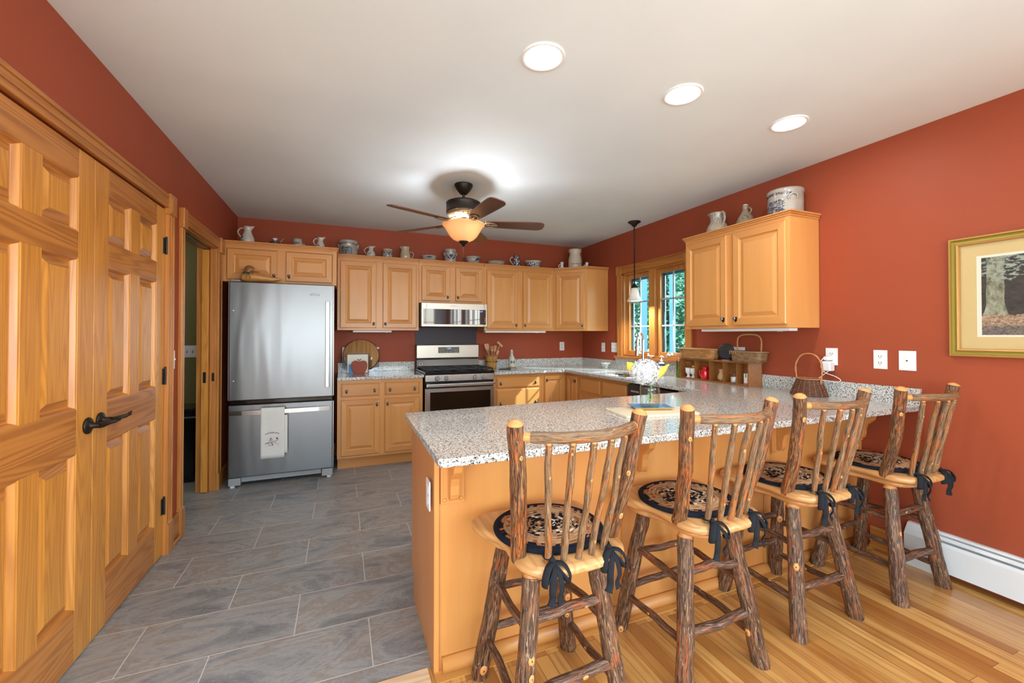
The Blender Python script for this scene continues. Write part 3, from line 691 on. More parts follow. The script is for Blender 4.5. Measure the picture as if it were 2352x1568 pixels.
# ------------------------------------------------------------------ wall plates
def plate(name, o, u, kind, label, cat, w=.072, h=.116, gangs=1):
    """o = centre on the wall; u = direction to the right seen from the room"""
    t = thing(name, o, label, cat); w = w + .046 * (gangs - 1)
    mt = frame((0, 0, 0), u, (0, 0, 1)); f = MB(); f.box(-w / 2, w / 2, -h / 2, h / 2, 0.0, .005, mt=mt); f.build('plate', WHITE, t, bevel=.002)
    for g in range(gangs):
        cx = (g - (gangs - 1) / 2) * .046
        if kind == 'outlet' or (kind == 'mixed' and g):
            for s_ in (-1, 1):
                f = MB(); f.box(cx - .017, cx + .017, s_ * .02 - .014, s_ * .02 + .014, .005, .0068, mt=mt)
                f.box(cx - .008, cx - .005, s_ * .02 - .004, s_ * .02 + .006, .0068, .0072, 1, mt); f.box(cx + .005, cx + .008, s_ * .02 - .004, s_ * .02 + .006, .0068, .0072, 1, mt); f.box(cx - .002, cx + .002, s_ * .02 - .011, s_ * .02 - .007, .0068, .0072, 1, mt)
                f.build('receptacle', [WHITE, SLOT], t)
        else:
            f = MB(); f.box(cx - .005, cx + .005, -.011, .011, .005, .0062, 1, mt); f.box(cx - .004, cx + .004, -.002, .009, .005, .018, 0, mt); f.build('toggle', [WHITE, SLOT], t)
    return t
plate('light_switch', (0, -1.757, 1.165), (0, 1, 0), 'switch', 'white single light switch between the pine closet and the pocket doorway', 'light switch')
plate('light_switch', (-.388, -.02, 1.16), (1, 0, 0), 'switch', 'white double light switch on the olive wall beyond the pocket doorway', 'light switch', gangs=2)
plate('wall_outlet', (3.76, 0, 1.17), (1, 0, 0), 'outlet', 'white outlet on the back wall right of the stoneware bottle', 'outlet')
plate('light_switch', (W, -.50, 1.165), (0, -1, 0), 'switch', 'narrow white switch plate on the right wall nearest the room corner', 'light switch')
plate('wall_outlet', (W, -.735, 1.17), (0, -1, 0), 'mixed', 'white double plate on the right wall beside the window trim', 'outlet', gangs=2)
plate('wall_outlet', (W, -3.19, 1.175), (0, -1, 0), 'outlet', 'white outlet holding the phone charger behind the twig basket', 'outlet', w=.075)
plate('wall_outlet', (W, -3.468, 1.17), (0, -1, 0), 'outlet', 'white duplex outlet, middle of the three plates above the countertop end', 'outlet')
t = plate('cable_jack', (W, -3.602, 1.17), (0, -1, 0), 'none', 'white jack plate nearest the framed picture', 'wall plate', w=.084) if False else thing('cable_jack', (W, -3.602, 1.17), 'white jack plate nearest the framed picture', 'wall plate')
mt = frame((0, 0, 0), (0, -1, 0), (0, 0, 1)); f = MB(); f.box(-.041, .041, -.058, .058, 0, .005, mt=mt); f.build('plate', WHITE, t, bevel=.002)
f = MB(); f.box(-.011, .011, -.012, .012, .005, .009, mt=mt); f.box(-.004, .004, -.004, .004, .009, .0095, 1, mt); f.build('jack', [WHITE, SLOT], t)
t = thing('cable_jack', (W, -2.437, 1.185), 'white landscape wall plate seen behind the handled basket', 'wall plate')
f = MB(); f.box(-.09, .09, -.036, .036, 0, .005, mt=mt); f.build('plate', WHITE, t, bevel=.002)
f = MB(); f.box(.045, .053, -.004, .004, .005, .008, mt=mt); f.build('jack', SLOT, t)
# plate on the end panel of the peninsula
t = thing('wall_outlet', (1.318, -3.325, .685), 'white outlet on the end panel of the peninsula', 'outlet')
mt2 = frame((0, 0, 0), (0, -1, 0), (0, 0, 1)); f = MB(); f.box(-.035, .035, -.058, .058, 0, .006, mt=mt2); f.build('plate', WHITE, t, bevel=.003)
f = MB(); f.box(-.017, .017, -.034, -.006, .006, .008, mt=mt2); f.box(-.017, .017, .006, .034, .006, .008, mt=mt2); f.build('receptacle', WHITE, t)

# ------------------------------------------------------------------ cabinets
DPROF = [(0, 0), (0, .015), (.005, .02), (.050, .02), (.054, .013), (.062, .010), (.066, .010), (.092, .0185), (.094, .0185)]
def cab_knob(parent, mt, x, y):
    """black iron shield plate with a pewter ball pull"""
    f = MB(); f.prism([(x - .011, y - .010), (x, y - .024), (x + .011, y - .010), (x + .011, y + .016), (x - .011, y + .016)], .020, .0235, 'z', 0, mt)
    f.lathe([(0, 0), (.005, 0), (.005, .008), (.011, .012), (.012, .016), (.009, .021), (0, .023)], (x, y + .004, .0235), 12, 1, mt)
    f.build('knob', [IRON, PEWTER], parent)
def cab_door(cab, o, u, w, h, knob=None, lvl=None, name='door'):
    mt = frame(o, u, (0, 0, 1)); f = MB(); lv = lvl
    rings(f, mt, w, h, DPROF, [(1, 0)] * 4 + [(1, 0)] * 4, 0)
    d = f.build(name, [MAP_V, lv], cab)
    if knob == 'R': cab_knob(d, mt, w - .026, .045)
    elif knob == 'L': cab_knob(d, mt, .026, .045)
    elif knob == 'TR': cab_knob(d, mt, w - .026, h - .055)
    elif knob == 'TL': cab_knob(d, mt, .026, h - .055)
    return d
def cab_drawer(cab, o, u, w, h, lvl, knobs=2):
    mt = frame(o, u, (0, 0, 1)); f = MB()
    rings(f, mt, w, h, [(0, 0), (0, .012), (.006, .016), (.010, .016), (.013, .02)], [(0, 0)] * 4, 0)
    d = f.build('drawer', [lvl], cab)
    if knobs == 2: cab_knob(d, mt, .05, h * .42); cab_knob(d, mt, w - .05, h * .42)
    return d
def upper(name, o, u, w, d, z0, z1, label, doors, lvl, crown=(1, 1), knobs=('R', 'L'), ctop=2.165, group=None, dz=(.025, .065), mg=.028, gap=.068, ends=True):
    """o = front-left lower corner (plan), u = right; depth goes away from the viewer"""
    t = thing(name, (0, 0, 0), label, 'cabinet', group)
    mt = frame((o[0], o[1], z0), u, (0, 0, 1)); h = z1 - z0
    f = MB(); f.box(0, w, 0, h, -d, -.019, 0, mt); f.build('body', MAP_V, t, bevel=.001)
    f = MB(); fr = .035
    f.box(0, fr, 0, h, -.019, 0, 0, mt); f.box(w - fr, w, 0, h, -.019, 0, 0, mt); f.box(fr, w - fr, 0, fr, -.019, 0, 1, mt); f.box(fr, w - fr, h - fr, h, -.019, 0, 1, mt)
    if doors == 2: f.box(w / 2 - .04, w / 2 + .04, fr, h - fr, -.019, 0, 0, mt)
    f.build('face_frame', [MAP_V, lvl], t, bevel=.0008)
    dh = h - dz[0] - dz[1] + .03
    if doors == 2:
        dw = (w - 2 * mg - gap) / 2
        for x, k in ((mg, knobs[0]), (mg + dw + gap, knobs[1])): cab_door(t, mt @ Vector((x, dz[0], 0)), u, dw, dh, k, lvl)
    else: cab_door(t, mt @ Vector((mg, dz[0], 0)), u, w - 2 * mg, dh, knobs[0], lvl)
    f = MB(); c0, c1 = -.02 if crown[0] else 0, w + (.02 if crown[1] else 0); e = .02
    zz = z1 - z0 - .006
    for a, b, x_ in ((0, .014, .006), (.014, .026, .012), (.026, .038, .02)):
        f.box((-x_ if crown[0] else 0), w + (x_ if crown[1] else 0), zz + a, zz + b, -d, x_, 0, mt)
    f.build('crown_moulding', lvl, t, bevel=.003)
    return t
U = (1, 0, 0); V = (0, -1, 0)
upper('refrigerator_cabinet', (.004, -.61), U, .938, .605, 1.80, 2.134, 'deep two door maple cabinet above the refrigerator', 2, MAP_X, (0, 1), ('R', 'L'), dz=(.02, .07), mg=.04, gap=.07)
upper('wall_cabinet', (.947, -.305), U, .838, .30, 1.372, 2.134, 'two door maple wall cabinet between refrigerator cabinet and microwave', 2, MAP_X, (0, 0), ('R', 'L'), group=None)
upper('wall_cabinet', (1.787, -.305), U, .762, .30, 1.682, 2.134, 'short two door maple wall cabinet above the microwave', 2, MAP_X, (0, 0), ('R', 'L'))
upper('wall_cabinet', (2.551, -.305), U, .924, .30, 1.372, 2.134, 'tall two door maple wall cabinet right of the microwave', 2, MAP_X, (0, 0), ('R', 'L'))
upper('wall_cabinet', (W - .305, -2.195), V, .92, .30, 1.372, 2.134, 'maple wall cabinet on the right wall beside the window, pottery on top', 2, MAP_Y, (1, 1), ('R', 'L'), mg=.02, gap=.06)
# diagonal corner cabinet
t = thing('corner_wall_cabinet', (0, 0, 0), 'angled single door maple wall cabinet in the room corner', 'cabinet')
a, b = (3.477, -.305), (W - .305, -.61)
f = MB(); f.prism([(a[0], -.004), a, b, (W - .004, -.61), (W - .004, -.004)], 1.372, 2.134, 'z'); f.build('body', MAP_V, t, bevel=.001)
du = Vector((b[0] - a[0], b[1] - a[1], 0)); dl = du.length; du.normalize()
cab_door(t, Vector((a[0], a[1], 1.397)) + du * .035, du, dl - .07, .702, 'R', MAP_X)
f = MB()
for k, (z, x_) in enumerate(((2.128, .006), (2.142, .012), (2.154, .02))):
    c = x_ * .41; f.prism([(a[0], -.004), (a[0], a[1] - x_), (a[0] + c, a[1] - x_), (b[0] - x_, b[1] - c), (b[0] - x_ + .0, b[1] - x_), (W - .004, -.61 - x_), (W - .004, -.004)], z, z + .012, 'z')
f.build('crown_moulding', MAP_X, t, bevel=.002)
# under cabinet strip lights (off)
for o, u, w, lab in (((1.10, -.20), U, .40, 'thin white strip light under the cabinet left of the microwave'), ((2.57, -.25), U, .80, 'long thin white strip light under the cabinet right of the microwave'), ((W - .22, -2.32), V, .76, 'white strip light under the cabinet on the right wall')):
    t = thing('strip_light', (o[0], o[1], 1.372), lab, 'light fixture'); mt = frame((0, 0, 0), u, (0, 0, 1))
    f = MB(); f.box(0, w, -.022, -.001, -.04, .04, mt=mt); f.build('housing', WHITE, t, bevel=.003)
    f = MB(); f.box(w * .85, w * .85 + .03, -.027, -.022, -.01, .01, mt=mt); f.build('switch', GREYM, t)

def base_cab(name, o, u, w, label, lvl, parts, d=.59, toe=True, z1=CT - .031):
    t = thing(name, (0, 0, 0), label, 'cabinet'); mt = frame((o[0], o[1], 0), u, (0, 0, 1))
    f = MB(); f.box(0, w, .114, z1, -d, 0, 0, mt); f.build('body', MAP_V, t, bevel=.001)
    if toe: f = MB(); f.box(.004, w - .004, 0, .113, -d, -.07, 0, mt); f.build('toe_kick', lvl, t)
    for p in parts:
        oo = mt @ Vector((p[1], p[2], 0))
        if p[0] == 'drawer': cab_drawer(t, oo, u, p[3], p[4], lvl, p[5])
        else: cab_door(t, oo, u, p[3], p[4], p[5], lvl)
    return t
base_cab('base_cabinet', (.952, -.60), U, .826, 'maple base cabinet with two drawers and two doors beside refrigerator', MAP_X,
         [('drawer', .035, .715, .36, .13, 2), ('drawer', .445, .715, .345, .13, 2), ('door', .035, .140, .36, .545, 'TR'), ('door', .445, .140, .345, .545, 'TL')])
base_cab('drawer_cabinet', (2.558, -.60), U, .60, 'maple drawer cabinet right of the range, sunlight on its fronts', MAP_X,
         [('drawer', .035, .725, .53, .125, 2), ('drawer', .035, .435, .53, .275, 2), ('drawer', .035, .14, .53, .275, 2)])
# corner carousel cabinet, folded L-shaped door
t = thing('corner_base_cabinet', (0, 0, 0), 'maple corner base cabinet with a folding L shaped door', 'cabinet')
f = MB(); f.prism([(3.160, -.60), (3.49, -.60), (3.49, -.90), (W - .004, -.90), (W - .004, -.004), (3.160, -.004)], .114, CT - .031, 'z'); f.build('body', MAP_V, t, bevel=.001)
f = MB(); f.prism([(3.164, -.53), (3.56, -.53), (3.56, -.896), (W - .01, -.896), (W - .01, -.01), (3.164, -.01)], 0, .113, 'z'); f.build('toe_kick', MAP_X, t)
cab_door(t, (3.195, -.602, .14), U, .27, .71, 'TL', MAP_X); cab_door(t, (3.488, -.640, .14), V, .225, .71, 'TR', MAP_Y)
base_cab('sink_base_cabinet', (3.49, -.905), V, .885, 'maple sink base cabinet under the window with two false drawers', MAP_Y,
         [('drawer', .03, .695, .39, .15, 0), ('drawer', .465, .695, .39, .15, 0), ('door', .03, .14, .39, .53, 'TR'), ('door', .465, .14, .39, .53, 'TL')], d=.585, z1=.70)
f = MB(); f.box(3.492, 3.51, -1.787, -.908, .70, CT - .031); f.build('apron', MAP_Y, bpy.data.objects['sink_base_cabinet'])
# dishwasher
t = thing('dishwasher', (0, 0, 0), 'dark dishwasher under the right hand countertop beside the sink base', 'dishwasher'); mt = frame((3.485, -1.797, 0), V, (0, 0, 1))
f = MB(); f.box(0, .60, .10, .865, -.55, 0, 0, mt); f.build('body', DGREY, t)
f = MB(); f.box(.003, .597, .12, .74, 0, .02, 0, mt); f.build('door', plain('dishwasher_front', (.11, .085, .075), .3, .6), t, bevel=.004)
f = MB(); f.box(.003, .597, .745, .865, 0, .024, 0, mt); f.box(.05, .16, .80, .815, .024, .0265, 1, mt); f.box(.45, .55, .80, .803, .024, .0265, 1, mt); f.build('control_panel', [plain('dishwasher_panel', (.085, .07, .065), .3, .6), GREYM], t, bevel=.003)
f = MB(); f.box(3.49, W - .01, -2.62, -2.402, .114, CT - .031); tag(f.build('filler_cabinet', MAP_V, bevel=.001), 'narrow maple filler between the dishwasher and the peninsula', 'cabinet')

# ---- peninsula
t = thing('peninsula_cabinet', (1.331, -3.37, 0), 'orange maple peninsula cabinet carrying the granite breakfast bar', 'cabinet')
P0 = Vector((1.331, -3.37, 0))
def pb(f, x0, x1, y0, y1, z0, z1, m=0): f.box(x0 - P0.x, x1 - P0.x, y0 - P0.y, y1 - P0.y, z0, z1, m)
ZT = CT - .031
f = MB(); f.prism([(-3.345 - P0.y, 0), (-2.865 - P0.y, 0), (-2.865 - P0.y, .125), (-2.80 - P0.y, .13), (-2.80 - P0.y, ZT), (-3.345 - P0.y, ZT)], 0, .018, 'x'); f.build('end_panel', PENV, t, bevel=.001)
f = MB(); pb(f, 1.349, W - .002, -3.352, -2.80, .114, ZT); pb(f, 1.40, W - .002, -3.345, -2.87, 0, .113); f.build('body', MAP_V, t)
f = MB(); pb(f, 1.353, W - .002, -3.362, -3.3525, .0, ZT); f.build('back_panel', PENV, t)
f = MB(); pb(f, 1.329, 1.352, -3.373, -3.346, 0, ZT); f.build('corner_post', PENV, t, bevel=.006, seg=3)
f = MB()
for x in (2.243, 3.203): pb(f, x - .022, x + .022, -3.3685, -3.3622, .045, ZT); 
f.build('batten', PENV, t, bevel=.003)
f = MB(); f.prism([(-3.3622 - P0.y, 0.004), (-3.3622 - P0.y, .052), (-3.372 - P0.y, .05), (-3.384 - P0.y, .040), (-3.391 - P0.y, .025), (-3.393 - P0.y, .004)], 1.362 - P0.x, W - P0.x - .032, 'x', smooth=True); f.build('base_moulding', PENX, t)
q = MB(); q.box(1.33, W - .03, -3.425, -3.345, .0005, .0035); struct(q.build('trim_14', wood('floor_header', (.66, .33, .085), (.42, .17, .04), 'x', .3, .2, .3)))
def corbel(x, label_z=0):
    e = bpy.data.objects.new('bracket', None); COL.objects.link(e); e.parent = t; e.location = (x - P0.x, 0, 0)
    y0 = -3.3623 - P0.y
    f = MB(); f.box(-.048, .048, y0 - .016, y0, .655, ZT); f.box(-.038, .038, y0 - .019, y0 - .016, .665, ZT); f.build('backplate', PENV, e, bevel=.003)
    pts = [(0, ZT), (0, .675), (-.012, .672), (-.026, .68), (-.034, .70), (-.036, .735), (-.046, .765), (-.068, .785), (-.082, .80), (-.088, .822), (-.10, .838), (-.125, .846), (-.142, .858), (-.148, ZT)]
    f = MB(); f.prism([(y0 - .019 + a, b) for a, b in pts][::-1], -.018, .018, 'x'); f.build('scroll', PENV, e, bevel=.003)
    for s_ in (-1, 1): f = MB(); f.lathe([(.0085, 0), (.0085, .004), (.006, .008), (0, .009)], (0, 0, 0), 12, 0, Matrix.Translation((s_ * .033, y0 - .016, .672)) @ Matrix.Rotation(pi / 2, 4, 'X')); f.build('button', PENV, e)
for x in (1.402, 2.318, 3.285, 4.02): corbel(x)

# ---- countertops
def boolean_cut(o, cutter):
    m = o.modifiers.new('b', 'BOOLEAN'); m.operation = 'DIFFERENCE'; m.object = cutter; m.solver = 'EXACT'
    dg = bpy.context.evaluated_depsgraph_get(); dg.update()
    me = bpy.data.meshes.new_from_object(o.evaluated_get(dg)); o.modifiers.remove(m); o.data = me; bpy.data.objects.remove(cutter)
f = MB(); f.box(.952, 1.783, -.66, 0, CT - .03, CT); co = f.build('countertop', GRAN, bevel=.004, seg=3)
tag(co, 'short granite countertop between the refrigerator and the range', 'countertop')
f = MB(); f.box(.952, 1.783, -.022, -.001, CT, 1.012); f.build('backsplash', GRAN, co, bevel=.002)
f = MB(); f.prism([(2.553, -.66), (3.43, -.66), (3.456, -2.671), (1.306, -2.755), (1.300, -2.766), (1.290, -3.625), (1.296, -3.64), (1.312, -3.645), (W - .002, -3.656), (W - .002, -.002), (2.553, -.002)], CT - .03, CT, 'z')
co = f.build('countertop', GRAN); tag(co, 'large U shaped granite countertop with the sink and the breakfast bar', 'countertop')
cut = MB(); sx0, sx1, sy0, sy1 = 3.535, 3.925, -1.76, -1.05
pp = []
for cx_, cy_, a0 in ((sx1 - .09, sy1 - .09, 0), (sx0 + .09, sy1 - .09, 90), (sx0 + .09, sy0 + .09, 180), (sx1 - .09, sy0 + .09, 270)):
    for k in range(6): a = R(a0 + k * 18); pp.append((cx_ + .09 * cos(a), cy_ + .09 * sin(a)))
cut.prism(pp, CT - .1, CT + .1, 'z'); cu = cut.build('cut', GRAN); boolean_cut(co, cu)
b_ = co.modifiers.new('bevel', 'BEVEL'); b_.width = .004; b_.segments = 3; b_.limit_method = 'ANGLE'; b_.angle_limit = R(50)
f = MB(); f.box(2.553, W - .022, -.022, -.001, CT, 1.012); f.box(W - .022, W - .001, -.783, -.001, CT, 1.012); f.box(W - .022, W - .001, -3.668, -2.0, CT, 1.012); f.box(W - .024, W - .001, -1.999, -.784, CT, 1.044); f.build('backsplash', GRAN, co, bevel=.002)
# sink
t = thing('sink', ((sx0 + sx1) / 2, (sy0 + sy1) / 2, CT - .03), 'undermount stainless double sink in the countertop below the window', 'sink')
f = MB()
def basin(y0, y1):
    x0, x1 = sx0 - .006 - t.location.x, sx1 + .006 - t.location.x; y0 -= t.location.y; y1 -= t.location.y
    rr = []
    for z, i in ((-.001, 0), (-.002, .006), (-.16, .02), (-.185, .05)):
        ring = []
        for cx_, cy_, a0 in ((x1 - .085 , y1 - .085, 0), (x0 + .085, y1 - .085, 90), (x0 + .085, y0 + .085, 180), (x1 - .085, y0 + .085, 270)):
            for k in range(6): a = R(a0 + k * 18); ring.append((cx_ + (.085 - i) * cos(a), cy_ + (.085 - i) * sin(a), z))
        rr.append(ring)
    n = len(rr[0]); vs = [p for r_ in rr for p in r_]
    fs = [(i * n + k, i * n + (k + 1) % n, (i + 1) * n + (k + 1) % n, (i + 1) * n + k) for i in range(3) for k in range(n)] + [tuple(range(3 * n, 4 * n))]
    f.add(vs, fs, 0, True)
basin(sy0 - .006, sy0 + .345); basin(sy0 + .355, sy1 + .006); f.build('basin', CHROME, t)
for y_ in (sy0 + .18, sy0 + .56): g = MB(); g.lathe([(.0, .001), (.02, .001), (.04, .004), (.042, 0)], (0, y_ - t.location.y, -.185), 20); g.build('drain', CHROME, t)
# faucet
t = thing('faucet', (W - .115, -1.40, CT), 'tall chrome gooseneck faucet standing behind the sink', 'faucet', rz=R(24))
f = MB(); f.lathe([(0, 0), (.027, 0), (.027, .01), (.02, .02), (.019, .07), (.0, .07)], (0, 0, 0), 20); f.build('body', CHROME, t)
arc = [(0, 0, .07), (0, 0, .30)] + [(-.062 + .062 * cos(R(a)), 0, .345 + .085 * sin(R(a)) + .0) for a in range(0, 181, 15)] + [(-.126, 0, .30)]
f = MB(); f.tube(crom(arc, 3), .0135, 14); f.build('spout', CHROME, t)
f = MB(); f.tube([(-.126, 0, .31), (-.127, 0, .28), (-.130, 0, .21), (-.131, 0, .195)], [.015, .018, .024, .023], 16); f.build('spray_head', CHROME, t)
f = MB(); f.tube([(0, -.02, .05), (0, -.045, .055), (.0, -.075, .09)], [.011, .01, .007], 10); f.build('lever', CHROME, t)

# ------------------------------------------------------------------ refrigerator
t = thing('refrigerator', (.505, -.38, 0), 'stainless bottom freezer refrigerator standing in the left corner nook', 'refrigerator')
def rb(name, m, x0, x1, y0, y1, z0, z1, par=None, bevel=.004, seg=2, mats=None):
    f = MB(); f.box(x0 - .505, x1 - .505, y0 + .38, y1 + .38, z0, z1); return f.build(name, m, par or t, bevel=bevel, seg=seg)
rb('body', DGREY, .098, .912, -.70, -.03, .06, 1.765)
dr = rb('door', FSTEEL, .092, .918, -.772, -.708, .752, 1.785, bevel=.008, seg=3)
rb('door_trim', CHROME, .9185, .9225, -.765, -.712, .76, 1.78, dr, bevel=0)
rb('door_trim', GREYM, .0885, .0918, -.765, -.712, .76, 1.78, dr, bevel=0)
fd = rb('freezer_drawer', FSTEEL, .092, .918, -.772, -.708, .09, .715, bevel=.008, seg=3)
rb('drawer_trim', CHROME, .9185, .9225, -.765, -.712, .095, .71, fd, bevel=0)
rb('gasket', BLACK, .10, .91, -.735, -.70, .716, .751)
hd = rb('handle', STEEL, .852, .886, -.812, -.796, .84, 1.63, dr, bevel=.004)
rb('handle_post', CHROME, .858, .88, -.796, -.7725, 1.58, 1.61, hd, bevel=0); rb('handle_post', CHROME, .858, .88, -.796, -.7725, .86, .89, hd, bevel=0)
f = MB(); pts = [(.108, -.80), (.20, -.812), (.505, -.822), (.80, -.812), (.892, -.80)]
for i in range(len(pts) - 1):
    (xa, ya), (xb, yb) = pts[i], pts[i + 1]
    vs = [(x - .505, y + dy + .38, z) for x, y in ((xa, ya), (xb, yb)) for dy in (0, .016) for z in (.632, .668)]
    f.add(vs, [(0, 4, 5, 1), (2, 3, 7, 6), (1, 5, 7, 3), (0, 2, 6, 4), (0, 1, 3, 2), (4, 6, 7, 5)])
h2 = f.build('handle', STEEL, fd, weld=True)
for x in (.115, .86): rb('handle_post', CHROME, x, x + .025, -.795, -.7725, .638, .662, h2, bevel=0)
rb('hinge_cover', GREYM, .10, .17, -.75, -.66, 1.786, 1.802, bevel=.006)
rb('grille', GREYM, .185, .82, -.735, -.70, .04, .088)
for x0, x1 in ((.094, .185), (.825, .916)): rb('foot_bracket', OFFW if False else GREYM, x0, x1, -.765, -.66, .022, .086)
for x in (.12, .885): f = MB(); f.lathe([(0, 0), (.02, 0), (.02, .018), (.012, .021), (0, .021)], (x - .505, -.735 + .38, 0), 14); f.build('foot', WHITE, t)
for x, z in ((.126, 1.532), (.13, .924)): f = MB(); f.ball((x - .505, -.7725 + .38, z), .006, 10, sc=(1, .5, 1)); f.build('door_plug', WHITE, dr)
f = MB(); mt = frame((.757 - .505, -.7735 + .38, 1.683), U, (0, 0, 1)); text(f, 'Whirlpool', .021, mt, 0, depth=.0006, shear=.3)
f.tube([mt @ Vector(p) for p in ((-.042, -.003, 0), (-.02, .017, 0), (.02, .022, 0), (.046, .010, 0), (.03, -.006, 0))], .0008, 5); f.build('badge', GREYM, dr)
# towel on the freezer handle
t2 = thing('dish_towel', (.445, -.80, .67), 'white souvenir towel printed SWITZERLAND over the freezer handle', 'towel')
f = MB(); nx = 14; prof = [(.0, -.02, .004)]
def cloth(x0, x1, path, wob, seed):
    vs = []; 
    for j, (y, z) in enumerate(path):
        for i in range(nx):
            x = x0 + (x1 - x0) * i / (nx - 1); vs.append((x, y + wob * noise.noise(Vector((x * 22, z * 3, seed))) * min(1, j / 4), z + (.004 * noise.noise(Vector((x * 18, 1, seed))) if j in (0, len(path) - 1) else 0)))
    fs = [(j * nx + i, j * nx + i + 1, (j + 1) * nx + i + 1, (j + 1) * nx + i) for j in range(len(path) - 1) for i in range(nx - 1)]
    return vs, fs
front = [(-.022 - .002 * sin(k), .008 - .43 * k / 14) for k in range(15)]; back = [(.0045, .008 - .40 * k / 14) for k in range(15)]
vs, fs = cloth(-.102, .082, front[::-1] + [(-.018, .0125), (-.006, .015), (.002, .0125)], .006, 1); f.add(vs, fs, 0, True)
o = f.build('front_fold', plain('towel_linen', (.78, .77, .74), .95, spec=.1), t2); md = o.modifiers.new('s', 'SOLIDIFY'); md.thickness = .003; md.offset = 1
f = MB(); vs, fs = cloth(-.095, .104, [(y + .006, z + .002) for y, z in front[2:14]], .004, 4); vs = [Vector(v) + Vector((0, .004, 0)) for v in vs]; f.add(vs, fs, 0, True)
o = f.build('back_fold', bpy.data.materials['towel_linen'], t2); md = o.modifiers.new('s', 'SOLIDIFY'); md.thickness = .002
f = MB(); INK = plain('towel_ink', (.14, .15, .15), .9); RINK = plain('towel_red', (.60, .015, .03), .9)
f.v = []
def arcf(v): a = v.x / .11; return (sin(a) * .11, .11 * cos(a) - .11 + v.y, 0)
mt = frame((-.012, -.0315, -.205), U, (0, 0, 1)); text(f, 'SWITZERLAND', .017, mt, 1, fn=arcf, depth=.0004)
mt = frame((-.012, -.0315, -.27), U, (0, 0, 1))
f.prism([(-.055, -.02), (-.02, -.012), (.02, -.004), (.05, .008), (.05, .005), (.02, -.008), (-.02, -.017), (-.055, -.026)], 0, .0005, 'z', 0, mt)
f.prism([(-.03, -.005), (-.012, .03), (-.004, .02), (.006, .006), (.004, .0)], 0, .0005, 'z', 2, mt); f.prism([(-.018, .018), (-.012, .03), (-.006, .022), (-.01, .014)], .0005, .0008, 'z', 0, mt)
f.prism([(.03, .010), (.03, .022), (.037, .029), (.044, .022), (.044, .010)], 0, .0005, 'z', 0, mt)
random.seed(3)
for k in range(16): x_ = -.055 + .11 * random.random(); y_ = -.045 + .028 * random.random(); f.prism([(x_, y_), (x_ + .005, y_), (x_ + .004, y_ + .004), (x_, y_ + .005)], 0, .0005, 'z', random.choice((0, 1, 3)), mt)
f.prism([(-.004, -.038), (.002, -.046), (.008, -.038), (.008, -.028), (-.004, -.028)], 0, .0007, 'z', 1, mt); f.box(.001, .003, -.040, -.031, .0007, .001, 4, mt); f.box(-.002, .006, -.0365, -.0345, .0007, .001, 4, mt)
f.build('embroidery', [INK, RINK, plain('towel_grey', (.45, .47, .48), .9), plain('towel_green', (.10, .25, .12), .9), WHITE], o if False else t2)

# carved duck
t = thing('duck_decoy', (.315, -.705, 1.786), 'carved wooden duck decoy with a green ribbon on the refrigerator', 'duck decoy')
f = MB(); body = [(-.150, 0, .012), (-.147, 0, .030), (-.12, 0, .047), (-.07, 0, .060), (-.01, 0, .062), (.05, 0, .052), (.10, 0, .040), (.14, 0, .040), (.165, 0, .046)]
f.tube(crom([(-.148, 0, .034), (-.12, 0, .042), (-.07, 0, .050), (-.01, 0, .048), (.05, 0, .042), (.10, 0, .036), (.14, 0, .040), (.168, 0, .044)], 3), [.012] + [.02 + .030 * sin(min(1, i / 6) * pi / 2) if i < 7 else max(.004, .050 - (i - 7) * .0033) for i in range(1, 22)], 18, flat=.92); f.build('body', DUCK, t)
f = MB(); f.ball((-.083, 0, .118), .036, 16, sc=(1.12, .82, .95)); f.tube([(-.09, 0, .105), (-.098, 0, .085), (-.10, 0, .062)], [.032, .031, .038], 14); f.build('head', wood('duck_head_wood', (.36, .155, .045), (.2, .07, .02), 'x', .3, .2, .4, 6, 8), t)
f = MB(); f.tube([(-.055, 0, .112), (-.03, 0, .104), (-.008, 0, .100)], [.016, .013, .006], 10, flat=.55); f.build('bill', DUCK, t)
f = MB(); f.ball((-.066, -.0285, .127), .0035, 8); f.build('eye', BLACK, t)
f = MB(); f.tube([(-.098 + .036 * cos(a), .036 * sin(a), .086 + .004 * cos(a)) for a in [k * pi / 8 for k in range(17)]], .006, 8, caps=False, flat=.5)
for s_ in (-1, 1): f.tube(crom([(-.085, -.038, .080), (-.085 + s_ * .03, -.045, .092), (-.085 + s_ * .036, -.046, .074), (-.085, -.04, .078)], 4), .004, 6, flat=.4); f.tube([(-.085, -.04, .078), (-.085 + s_ * .012, -.05, .05), (-.085 + s_ * .016, -.052, .028)], .004, 6, flat=.4)
f.build('ribbon', DGREEN, t)

# ------------------------------------------------------------------ range, microwave
t = thing('gas_range', (2.168, -.34, 0), 'freestanding stainless gas range with black grates', 'range')
def gb(name, m, x0, x1, y0, y1, z0, z1, par=None, bevel=.002, seg=2):
    f = MB(); f.box(x0 - 2.168, x1 - 2.168, y0 + .34, y1 + .34, z0, z1); return f.build(name, m, par or t, bevel=bevel, seg=seg)
gb('body', BLACK, 1.789, 2.547, -.64, -.02, .0, .905)
gb('cooktop', BLACK, 1.789, 2.547, -.675, -.10, .905, .935, bevel=.005)
bg = gb('backguard', WARMSTEEL, 1.795, 2.550, -.10, -.02, 1.047, 1.205, bevel=.008, seg=3)
gb('backguard_cap', BLACK, 1.79, 2.555, -.112, -.015, 1.206, 1.212, bg, bevel=.002)
gb('display', plain('display_panel', (.12, .105, .085), .25), 2.047, 2.302, -.1025, -.10, 1.107, 1.178, bg, bevel=0)
